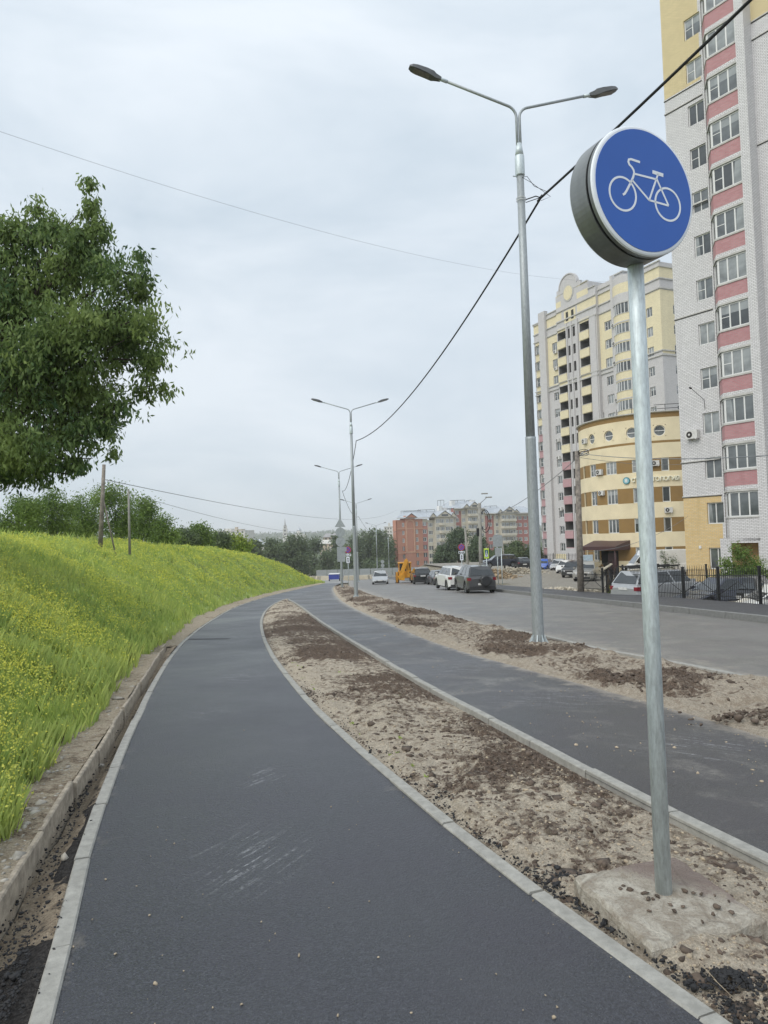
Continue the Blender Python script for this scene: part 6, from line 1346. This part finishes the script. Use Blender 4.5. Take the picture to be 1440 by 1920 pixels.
# ================================================================== VEHICLES
M_TYRE = simple('tyre_rubber', (.018, .018, .019), .85); M_RIM = simple('alloy_rim', (.33, .34, .35), .35, .7); M_PLAS = simple('dark_bumper_plastic', (.03, .03, .032), .6)
M_RLAMP = simple('red_lamp_glass', (.22, .02, .03), .2); M_HLAMP = simple('clear_lamp_glass', (.62, .64, .66), .12); M_PLATE = simple('licence_plate_white', (.65, .65, .63), .5)
def car(label, x, y, z, heading, L=4.4, W=1.82, H=1.45, pm=None, kind='sedan', name='parked_car', cat='car', grp=None, spare=False, rack=False, z0=.24, lower_dark=False, xc=()):
    """heading: direction of the nose, radians from +Y counter-clockwise"""
    root = empty(name, (x, y, z), heading+math.pi/2, label, cat, grp)
    hw = W/2; wr = .33 if H < 1.6 else .36; wx = (L/2-.82, -L/2+.82 if kind != 'van' else -L/2+1.0)
    # profile: (x fraction from nose 0..1, belt height, width factor)
    if kind == 'sedan': hood, belt, deck = .64*H/1.45, .90*H/1.45, .98*H/1.45; cab = (.27, .42, .72, .88); nose = .52
    elif kind == 'hatch': hood, belt, deck = .66*H/1.45, .93*H/1.45, .96*H/1.45; cab = (.24, .40, .82, .965); nose = .54
    elif kind == 'suv': hood, belt, deck = .64*H/1.0, .66*H, .66*H; hood = .60*H; cab = (.24, .37, .90, .985); nose = .46*H/1.0
    else: hood, belt, deck = .50*H, .58*H, .58*H; cab = (.10, .24, .97, .995); nose = .42*H
    if kind in ('sedan', 'hatch'): nose = nose
    st = []
    for f in np.unique(np.concatenate([np.linspace(0, 1, 34), [.004, .02, .98, .996]])):
        X = L/2-f*L
        if f < cab[0]: zt = nose+(hood-nose)*min(1, f/.06)**.5+ (belt-hood)*max(0, (f-.06)/(cab[0]-.06))**1.3 if f > 0 else nose
        elif f > cab[3]: zt = deck-(deck*.16)*max(0, (f-.96)/.04)
        else: zt = belt+(deck-belt)*(f-cab[0])/(cab[3]-cab[0])
        wf = 1-.16*max(0, 1-f/.09)**2-.10*max(0, 1-(1-f)/.07)**2
        zb = z0+.06*max(0, 1-f/.05)+.08*max(0, 1-(1-f)/.06)
        for wxx in wx:
            dx = abs(X-wxx)
            if dx < wr+.07: zb = max(zb, math.sqrt((wr+.07)**2-dx*dx)+wr*.92)
        st.append((X, zt, wf*hw, zb))
    mb = MB(); rings = []
    for X, zt, w_, zb in st:
        zb = min(zb, zt-.12); zm = (zb+zt)/2
        rings.append([(X, -w_*.93, zb), (X, -w_, zb+.08), (X, -w_*1.0, zm), (X, -w_*.955, zt-.05), (X, -w_*.86, zt), (X, 0, zt+.025), (X, w_*.86, zt), (X, w_*.955, zt-.05), (X, w_, zm), (X, w_, zb+.08), (X, w_*.93, zb)])
    for A, B in zip(rings[:-1], rings[1:]):
        for k in range(10):
            low = lower_dark and k in (0, 9); mb.face([A[k], A[k+1], B[k+1], B[k]], M_PLAS if low else pm, not low)
        mb.face([A[10], A[0], B[0], B[10]], M_PLAS)
    mb.face(rings[0], pm); mb.face(list(reversed(rings[-1])), pm)
    # wheel wells
    for wxx in wx: mb.box(wxx-wr-.06, wxx+wr+.06, -hw*.86, hw*.86, z0, min(wr*2.0, belt-.1), M_PLAS)
    body = mb.build('body', root)
    # cabin
    xs = [L/2-c*L for c in cab]; wb = hw*.90; wt = hw*(.70 if kind != 'van' else .84)
    zb_ = [belt-.02, belt-.02, deck-.02, deck-.02]
    lo = [(xs[0], wb), (xs[3], wb)]
    def q(i, s, top): return ((xs[1] if i == 0 else xs[2]), s*wt, H-.03) if top else ((xs[0] if i == 0 else xs[3]), s*wb, belt-.02 if i == 0 else deck-.02)
    m2 = MB(); roofN = 7; nr = []
    for i in range(roofN+1):
        t = i/roofN; X = xs[1]+(xs[2]-xs[1])*t; zz_ = H-.03+.03*math.sin(math.pi*t)
        nr.append([(X, -wt, zz_-.03), (X, -wt*.86, zz_+.01), (X, 0, zz_+.035), (X, wt*.86, zz_+.01), (X, wt, zz_-.03)])
    for A, B in zip(nr[:-1], nr[1:]):
        for k in range(4): m2.face([A[k], A[k+1], B[k+1], B[k]], pm, True)
    F0 = [(xs[0], -wb, belt-.02), (xs[0], wb, belt-.02)]; R0_ = [(xs[3], -wb, deck-.02), (xs[3], wb, deck-.02)]
    m2.face([F0[0], F0[1]]+nr[0][::-1], pm); m2.face([R0_[1], R0_[0]]+nr[-1], pm)
    for s, e in ((-1, 0), (1, 4)): m2.face([(xs[0], s*wb, belt-.02)]+[r_3[e] for r_3 in nr]+[(xs[3], s*wb, deck-.02)], pm)
    m2.build('cabin', root)
    def quadg(name, A, B, C_, D_, n, ins_=.07, off=.008):
        c = (Vector(A)+Vector(B)+Vector(C_)+Vector(D_))/4; P = [Vector(p).lerp(c, ins_)+Vector(n)*off for p in (A, B, C_, D_)]; g = MB(); g.face(P, M_CARGL); return g.build(name, root)
    zr = H-.06
    quadg('windscreen', (xs[0], -wb, belt), (xs[0], wb, belt), (xs[1], wt, zr), (xs[1], -wt, zr), Vector((1, 0, 1)).normalized(), .08, .012)
    if kind != 'van': quadg('rear_window', (xs[3], wb, deck), (xs[3], -wb, deck), (xs[2], -wt, zr), (xs[2], wt, zr), Vector((-1, 0, .6)).normalized(), .12, .012)
    for s in (-1, 1):
        n = Vector((0, s, .25)).normalized(); ns = (2 if kind in ('sedan', 'hatch') else 3) if kind != 'van' else 1
        def side(t, top):
            if top: X = xs[1]+(xs[2]-xs[1])*t; return (X, s*wt, zr)
            X = xs[0]+(xs[3]-xs[0])*t; zz_ = belt+(deck-belt)*t; return (X, s*wb, zz_)
        span = 1 if kind != 'van' else .22
        for i in range(ns):
            a0, a1_ = (.0+span*i/ns, span*(i+1)/ns)
            quadg('side_window', side(a0, 0), side(a1_, 0), side(a1_, 1), side(a0, 1), n, .10, .010)
        m3 = MB(); m3.box(xs[0]-.25, xs[0]-.10, s*(hw+.0) if s > 0 else -hw-.16, s*hw+.16 if s > 0 else -hw, belt, belt+.13, pm); m3.build('mirror', root)
        for wxx in wx:
            tw = .22; yo = s*(hw-.02); yi = s*(hw-tw); m3 = MB(); n_ = 20
            cs_ = [(math.cos(2*math.pi*i/n_), math.sin(2*math.pi*i/n_)) for i in range(n_)]
            prof = [(wr*.62, yo), (wr*.95, yo), (wr, yo-s*.03), (wr, yi+s*.03), (wr*.95, yi), (.05, yi)]
            for (r0, y0_), (r1, y1_) in zip(prof[:-1], prof[1:]):
                for i in range(n_):
                    j = (i+1) % n_; m3.face([(wxx+cs_[i][0]*r0, y0_, wr+cs_[i][1]*r0), (wxx+cs_[j][0]*r0, y0_, wr+cs_[j][1]*r0), (wxx+cs_[j][0]*r1, y1_, wr+cs_[j][1]*r1), (wxx+cs_[i][0]*r1, y1_, wr+cs_[i][1]*r1)], M_TYRE, True)
            wh = m3.build('wheel', root); m3 = MB()
            m3.face([(wxx+c*wr*.62, yo-s*.03, wr+s2*wr*.62) for c, s2 in cs_], M_PLAS)
            for i in range(5):
                a = 2*math.pi*i/5; c, s2 = math.cos(a), math.sin(a); ww = .045; m3.face([(wxx+s2*-ww, yo-s*.015, wr+c*ww), (wxx+c*wr*.6-s2*ww, yo-s*.015, wr+s2*wr*.6+c*ww), (wxx+c*wr*.6+s2*ww, yo-s*.015, wr+s2*wr*.6-c*ww), (wxx+s2*ww, yo-s*.015, wr-c*ww)], M_RIM)
            for i in range(n_):
                j = (i+1) % n_; m3.face([(wxx+cs_[i][0]*wr*.55, yo-s*.01, wr+cs_[i][1]*wr*.55), (wxx+cs_[j][0]*wr*.55, yo-s*.01, wr+cs_[j][1]*wr*.55), (wxx+cs_[j][0]*wr*.63, yo, wr+cs_[j][1]*wr*.63), (wxx+cs_[i][0]*wr*.63, yo, wr+cs_[i][1]*wr*.63)], M_RIM)
            m3.build('rim', wh)
        # lamps
        zn = nose*.98; m3 = MB(); m3.prism([(L/2-.22, s*hw*.97), (L/2-.02, s*hw*.80), (L/2+.012, s*hw*.52), (L/2-.05, s*hw*.5), (L/2-.15, s*hw*.8)][::1 if s > 0 else -1], zn-.10, zn+.05, M_HLAMP); m3.build('headlight', root)
        zl = deck*.84; hl = .13 if kind in ('sedan', 'hatch') else .17; m3 = MB(); m3.prism([(-L/2+.26, s*hw*.985), (-L/2+.01, s*hw*.95), (-L/2-.014, s*hw*.76), (-L/2+.05, s*hw*.72), (-L/2+.2, s*hw*.9)][::1 if s > 0 else -1], zl-hl/2, zl+hl/2, M_RLAMP); m3.build('taillight', root)
    m3 = MB(); m3.box(L/2-.06, L/2+.02, -hw*.45, hw*.45, nose*.72, nose*.95, M_PLAS); m3.box(L/2-.05, L/2+.015, -hw*.7, hw*.7, z0+.06, z0+.2, M_PLAS); m3.build('grille', root)
    m3 = MB(); m3.box(-L/2-.02, -L/2+.1, -hw*.86, hw*.86, z0+.04, z0+.26, M_PLAS if (lower_dark or kind == 'suv') else pm); m3.build('bumper', root)
    zp = z0+.34 if kind != 'suv' or spare else belt*.78
    m3 = MB(); m3.box(-L/2-.03, -L/2, -.26, .26, zp, zp+.115, M_PLATE); m3.build('licence_plate', root); m3 = MB(); m3.box(L/2, L/2+.03, -.26, .26, z0+.22, z0+.335, M_PLATE); m3.build('licence_plate', root)
    if spare:
        m3 = MB(); prof = [(.0, -.24), (.26, -.24), (.345, -.20), (.36, -.12), (.35, 0)]; n_ = 28; sp = (-.0, H*.50)
        for (r0, y0_), (r1, y1_) in zip(prof[:-1], prof[1:]):
            for i in range(n_):
                a0, a1_ = 2*math.pi*i/n_, 2*math.pi*(i+1)/n_; P = [(-L/2+y0_, -.18+r0*math.cos(a0), sp[1]+r0*math.sin(a0)), (-L/2+y0_, -.18+r0*math.cos(a1_), sp[1]+r0*math.sin(a1_)), (-L/2+y1_, -.18+r1*math.cos(a1_), sp[1]+r1*math.sin(a1_)), (-L/2+y1_, -.18+r1*math.cos(a0), sp[1]+r1*math.sin(a0))]
                m3.face(P[1:] if r0 == 0 else P, spare, True)
        m3.build('spare_wheel_cover', root)
    if rack or kind == 'suv':
        m3 = MB()
        for s in (-1, 1): m3.tube([(xs[1]-.2, s*wt*.86, H+.02), (xs[1]-.35, s*wt*.86, H+.06), (xs[2]+.3, s*wt*.86, H+.06), (xs[2]+.15, s*wt*.86, H+.02)], .018, M_CHROME if not rack else M_BLK, 6)
        m3.build('roof_rail', root)
    if rack:
        m3 = MB()
        for i in range(9): X = xs[1]-.1+(xs[2]-xs[1]+.1)*i/8; m3.tube([(X, -wt*1.0, H+.14), (X, wt*1.0, H+.14)], .02, M_BLK, 5)
        for s in (-1, 0, 1): m3.tube([(xs[1], s*wt, H+.18), (xs[2]-.1, s*wt, H+.18)], .028, M_BLK, 6)
        for s in (-1, 1):
            for X in (xs[1]-.1, xs[2]+.2): m3.tube([(X, s*wt, H), (X, s*wt, H+.18)], .02, M_BLK, 5)
        m3.build('roof_basket', root)
    return root
PW = paint('white_paint', (.74, .74, .72)); PG = paint('graphite_paint', (.085, .086, .088), .3); PB = paint('black_paint', (.018, .019, .021)); PS = paint('silver_paint', (.46, .47, .48), .35); PBL = paint('blue_paint', (.02, .10, .48)); PD = paint('dark_blue_paint', (.03, .035, .055)); PR = paint('dark_red_paint', (.20, .02, .03)); PC = paint('champagne_paint', (.36, .35, .32), .35)
def cx(u, v, Y): return float(at(u, v, Y)[0])
R = rad
car('dark grey off-roader with a covered spare wheel parked at the right kerb', cx(889, 1090, 45.3), 45.3, gz(45.3), R(6), 4.35, 1.82, 1.70, PG, 'suv', spare=paint('cover_black', (.02, .021, .023), .0, .4), lower_dark=True, name='parked_off_roader')
car('white off-roader parked in front of the dark grey one', cx(851, 1085, 52.5), 52.5, gz(52.5), R(9), 4.75, 1.96, 1.72, PW, 'suv', name='parked_off_roader', lower_dark=True)
car('black off-roader seen from behind next to the yellow digger', cx(789, 1080, 76), 76, gz(76), R(3), 4.6, 1.98, 1.70, PB, 'suv', name='parked_off_roader')
car('silver car with a dark lower bumper driving toward the viewer', cx(713, 1082, 81), 81, gz(81), R(180), 4.5, 1.82, 1.46, PS, 'sedan', name='moving_car', lower_dark=True)
car('dark car half hidden between the black and the white off-roaders', cx(822, 1080, 70), 70, gz(70)-.1, R(8), 4.4, 1.8, 1.5, PB, 'hatch')
car('black off-roader standing sideways behind the rubble', cx(937, 1057, 97), 97, -2.95, R(94), 4.8, 1.95, 1.68, PD, 'suv', name='parked_off_roader')
car('black hatchback seen from behind, right of the sideways off-roader', cx(980, 1057, 95), 95, -3.1, R(-3), 4.3, 1.8, 1.48, PB, 'hatch')
car('bright blue car parked by the thin grey fence', cx(1020, 1057, 94), 94, -3.35, R(150), 4.3, 1.8, 1.46, PBL, 'sedan')
gp = 'cars parked in a row in front of the clinic'
car('silver saloon, farthest of the row beside the wooden pole', cx(1048, 1058, 90), 90, -3.25, R(158), 4.3, 1.78, 1.45, PS, 'sedan', grp=gp)
car('white compact car between the silver saloon and the black car', cx(1062, 1063, 82), 82, -3.15, R(155), 4.2, 1.78, 1.50, PW, 'hatch', grp=gp)
car('black car with bright headlights, third of the row', cx(1077, 1068, 73), 73, -3.03, R(153), 4.5, 1.85, 1.60, PB, 'suv', grp=gp)
car('beige-grey off-roader partly behind the wooden pole, nearest of the row', cx(1104, 1076, 63), 63, -2.75, R(150), 4.5, 1.85, 1.66, PC, 'suv', grp=gp)
car('silver off-roader with a black roof basket behind the fence', 12.7, 33.0, -1.98, R(-66), 4.5, 1.8, 1.72, PS, 'suv', rack=True, name='parked_off_roader')
car('dark blue saloon behind the fence left of the wider post', 14.3, 30.2, -1.95, R(100), 4.3, 1.75, 1.42, PD, 'sedan')
car('dark car with a red tail light behind the fence', 15.7, 31.0, -1.95, R(-40), 4.2, 1.75, 1.42, PB, 'hatch')
car('white hatchback behind the fence at the right edge', 14.2, 25.6, -2.0, R(80), 4.1, 1.75, 1.46, PW, 'hatch')
car('white panel van standing in front of the clinic', cx(1238, 1060, 56), 56, -2.5, R(84), 5.6, 2.0, 2.45, PW, 'van', name='panel_van', cat='van')
# blue trailer
p = at(627, 1082, 120); root = empty('blue_trailer', (p[0], 120, gz(120)-.2), 0, 'blue box trailer at the far end of the paths', 'trailer')
m2 = MB(); m2.box(-.85, .85, -1.4, 1.4, .5, 1.35, simple('trailer_blue', (.04, .06, .30), .5)); m2.box(-.9, .9, -1.45, 1.45, 1.35, 1.42, M_WHT); m2.build('box', root)
for s in (-1, 1): m2 = MB(); m2.tube([(s*.8, 0, .33), (s*.95, 0, .33)], .33, M_TYRE, 16); m2.build('wheel', root)
# concrete blocks and pale heaps at the junction
for i, (u, v, Y) in enumerate(((602, 1081, 140), (612, 1083, 135), (590, 1080, 145), (655, 1084, 125), (662, 1085, 120), (682, 1082, 125), (690, 1083, 130))):
    p = at(u, v, Y); m2 = MB(); m2.prism([(-1.1, 0), (1.1, 0), (.9, .8), (-.9, .8)], -.4, .4, M_SLAB, 'y'); o = m2.build('concrete_barrier', None, (p[0], Y, gz(Y)-.05), (0, 0, random.uniform(-.5, .5)))
    tag(o, ['pale barrier block left of the blue trailer, middle one of three','pale barrier block left of the blue trailer, closest to it','pale barrier block nearest the embankment end','pale barrier block between the trailer and the second lamp','pale barrier block just left of the second lamp','pale barrier block right of the second lamp','pale barrier block left of the silver car'][i], 'barrier', 'pale barrier blocks at the junction')
p = at(640, 1070, 170); root = empty('site_hoarding', (p[0]-6, 170, gz(170)), 0, 'grey hoarding fence across the far end of the road', 'fence')
for i in range(12):
    m2 = MB(); m2.box(i*2.6, i*2.6+2.5, -.03, .03, 0, 2.0, simple('hoarding_grey', (.30, .32, .32), .7)); m2.build('panel', root)
# backhoe loader seen from behind
YB_ = simple('digger_yellow', (.66, .31, .025), .45, var=.15, scale=3)
Y = 83; p = at(760, 1092, Y); root = empty('backhoe_loader', (p[0], Y, gz(Y)), 0, 'yellow digger with a folded rear arm standing on the road', 'digger')
m2 = MB(); m2.box(-.75, .75, 0, 3.4, .55, 1.35, YB_); m2.box(-.6, .6, 2.2, 3.6, 1.35, 1.7, YB_); m2.build('chassis', root)
m2 = MB()
for x in (-.72, .66): 
    for y in (.3, 1.9): m2.box(x, x+.08, y, y+.08, 1.35, 2.25, YB_)
m2.box(-.8, .8, .2, 2.1, 2.25, 2.36, YB_); cb_ = m2.build('cab', root); m2 = MB(); m2.box(-.62, .62, .30, 1.94, 1.4, 2.22, M_CARGL); m2.build('cab_window', cb_)
for x, r_, y in ((-.98, .62, .9), (.78, .62, .9), (-.9, .45, 3.0), (.72, .45, 3.0)):
    m2 = MB(); m2.tube([(x-.12, y, r_), (x+.26, y, r_)], r_, M_TYRE, 22); wh = m2.build('wheel', root); m2 = MB(); m2.tube([(x-.14, y, r_), (x+.28, y, r_)], r_*.5, YB_, 14); m2.build('rim', wh)
m2 = MB(); m2.prism([(.25, .7), (.62, .75), (.42, 2.5), (.22, 2.85), (-.05, 2.6)], -.80, -.40, YB_, 'y'); m2.build('boom', root)
m2 = MB(); m2.prism([(-.05, 2.7), (.38, 2.6), (-.30, .85), (-.72, .95)], -1.15, -.8, YB_, 'y'); ar = m2.build('dipper_arm', root); m2 = MB(); m2.prism([(-.75, .4), (-.1, .35), (-.1, .95), (-.55, 1.1), (-.85, .8)], -1.3, -.6, YB_, 'y'); m2.build('bucket', ar)
for s in (-1, 1): m2 = MB(); m2.box(s*.95-.12, s*.95+.12, -.4, -.15, .05, 1.3, YB_ if s < 0 else M_BLK); m2.box(s*.95-.25, s*.95+.25, -.5, -.05, .0, .08, M_BLK); m2.build('stabiliser', root)
